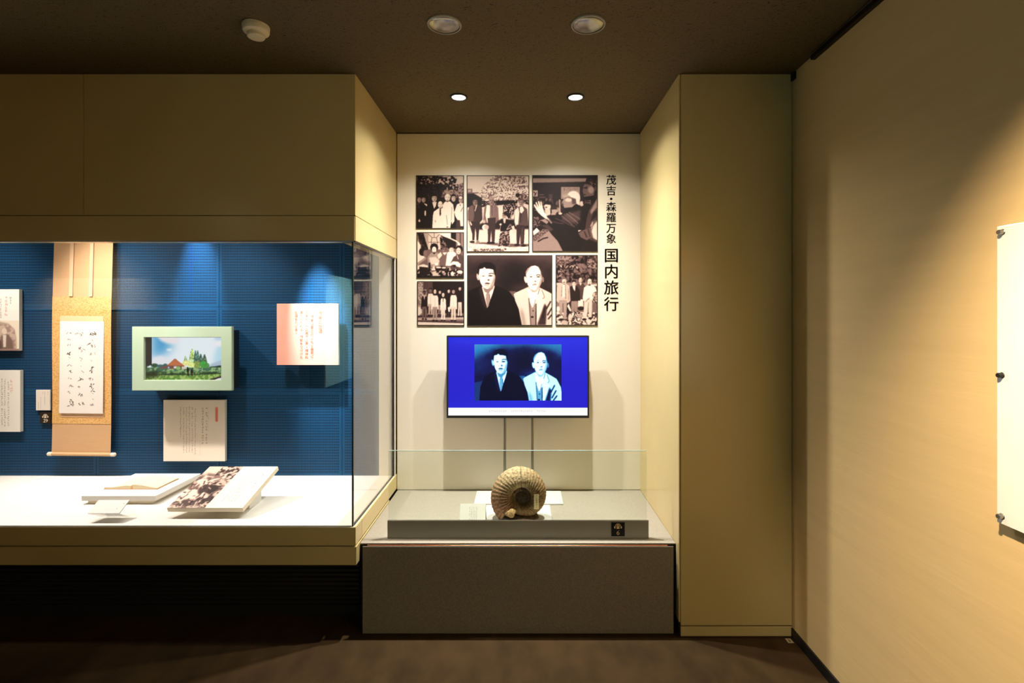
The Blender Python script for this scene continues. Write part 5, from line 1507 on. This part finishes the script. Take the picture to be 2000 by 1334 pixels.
# boyish man in dark
c.p([(285, 640), (300, 600), (350, 585), (420, 600), (460, 680), (470, 850), (290, 860)], .16, 5); c.p([(330, 590), (384, 595), (375, 690), (345, 640)], .90, 4); c.p([(315, 860), (420, 860), (415, 1030), (370, 1030), (362, 900), (350, 1030), (315, 1030)], .58, 6); c.head(358, 545, 34, 52, .86, .12)
c.n([(310, 1060), (400, 1030), (510, 1080), (480, 1220), (330, 1230)], .2, .95, 13, .5)
# left man in tan suit
c.p([(55, 620), (70, 570), (150, 550), (215, 550), (280, 590), (298, 850), (270, 890), (210, 895), (200, 850), (110, 850), (90, 900), (48, 860)], .74, 5); c.p([(140, 560), (205, 560), (200, 780), (150, 800)], .86, 5); c.l([(150, 570), (140, 780)], 7, .4, 5); c.l([(205, 570), (215, 820)], 7, .4, 5); c.l([(262, 640), (268, 850)], 7, .5, 5)
c.p([(95, 850), (235, 850), (225, 1180), (175, 1180), (172, 960), (150, 1100), (105, 1100)], .64, 5); c.l([(165, 900), (165, 1060)], 12, .35, 8); c.e(130, 1190, 46, 22, .14, 5); c.e(230, 1200, 40, 22, .16, 5); c.head(186, 500, 40, 58, .90, .45); c.e(182, 525, 22, 8, .35, 4); c.l([(165, 555), (205, 560)], 9, .1, 3)
c.p([(236, 950), (265, 900), (312, 1030), (290, 1045)], .88, 4)
# right man in white
c.p([(512, 800), (535, 620), (600, 575), (680, 570), (740, 620), (764, 700), (764, 820), (700, 850), (600, 820), (560, 880), (520, 850)], .94, 5); c.head(632, 520, 40, 62, .90, bald=True); c.e(632, 575, 24, 12, .2, 5); c.n([(680, 720), (764, 680), (764, 880), (700, 880)], .42, .80, 16); c.l([(690, 820), (760, 900)], 14, .2, 6)
c.p([(540, 840), (680, 820), (670, 1150), (620, 1150), (612, 960), (580, 1170), (525, 1170)], .84, 5); c.l([(615, 880), (600, 1040)], 10, .5, 8); c.e(540, 1185, 40, 20, .12, 5); c.e(645, 1165, 36, 18, .12, 5); c.l([(560, 880), (600, 830), (640, 800)], 6, .3, 3)
for x, y, rx, ry, v in ((190, 1240, 60, 44, .74), (620, 1220, 50, 36, .88), (470, 1120, 46, 34, .66), (290, 1150, 34, 70, .80), (80, 1000, 26, 50, .9)):
    c.e(x, y, rx, ry, v, 12)
print_thing('tall photograph of four men standing in a garden under trees', 1085.3, 497.9, 1167.4, 636, c)

t = thing('title_lettering', 'vertical black Japanese title lettering beside the photographs', 'lettering', (X(1193.5, BACK), BACK, Z(607, BACK)))
LY = BACK - .0012
for ch, y in (('茂', 351.3), ('吉', 372.2), ('・', 388.5), ('森', 403.8), ('羅', 424.5), ('万', 445.5), ('象', 466)):
    lettering(ch, 20.4 * BACK / F, X(1193.4, LY), Z(y, LY), LY, 'ink', 'character', t, .0009, .0004)
for ch, y in (('国', 498.5), ('内', 530), ('旅', 561.5), ('行', 593.5)):
    lettering(ch, 29.6 * BACK / F, X(1193.6, LY), Z(y, LY), LY, 'ink', 'character', t, .0015, .0004)

# ------------------------------------------------------------------ white panel on the right wall
y_end, z_t, z_b = 1.342, Z(443, 1.342), Z(1019, 1.342)
PX0 = 1.2445
t = thing('acrylic_panel', 'brightly lit white acrylic panel fixed to the right wall with round metal studs', 'wall panel', (WR, .75, z_b))
box('white_board', PX0 + .0055, PX0 + .0115, .15, y_end - .006, z_b + .006, z_t - .004, 'white', t, .0006)
M['acrylic'] = material('milky acrylic', (240, 238, 232), .06, spec=.55)
box('acrylic_sheet', PX0, PX0 + .005, .15, y_end, z_b, z_t, 'acrylic', t, .0008)
for px, py, mt_ in ((1958, 453.5, 'steel'), (1957, 733, 'black'), (1957, 1008.5, 'steel')):
    yy = PX0 / (px - CX) * F
    zz = Z(py, yy)
    turned('stud', [(0.0, PX0 - .012), (.0055, PX0 - .012), (.0065, PX0 - .010), (.0065, PX0 - .002), (.008, PX0 - .0005), (.004, PX0 - .0004), (.004, WR - .0005), (0, WR - .0005)], (0, yy, zz), mt_, t, 'X', 24)

# display panel on the partition behind the camera (mirrored in the showcase glass)
tag(box('signboard', -2.178, -2.16, -2.9, -0.80, .70, 1.95, 'white', bevel=.001),
    'large white display panel mirrored in the showcase glass beside the pink board', 'wall panel')

# small printed sticker on the floor
c = Canvas((0, 0, 17, 10), (17, 10), (.72, .66, .52), dens=4, seed=50)
c.r(6, 2, 8, 8, (.1, .09, .08)); c.r(9, 2.5, 11, 7.5, (.15, .13, .1)); c.l([(12, 3), (12, 7)], .6, (.2, .18, .14))
dA, dB = EYE / (1256.5 - CY) * F, EYE / (1247.5 - CY) * F
o = picture_mesh('floor_sticker', c.out(), (X(1540, dA), dA, .0012), (X(1551, dA) - X(1540, dA), 0, 0), (0, dB - dA, 0), 'card')
tag(o, 'tiny pale sticker on the dark floor in the corner by the pier', 'sticker')

for o in COL.objects:
    if o.parent is None and 'category' in o:
        o['kind'] = 'thing'
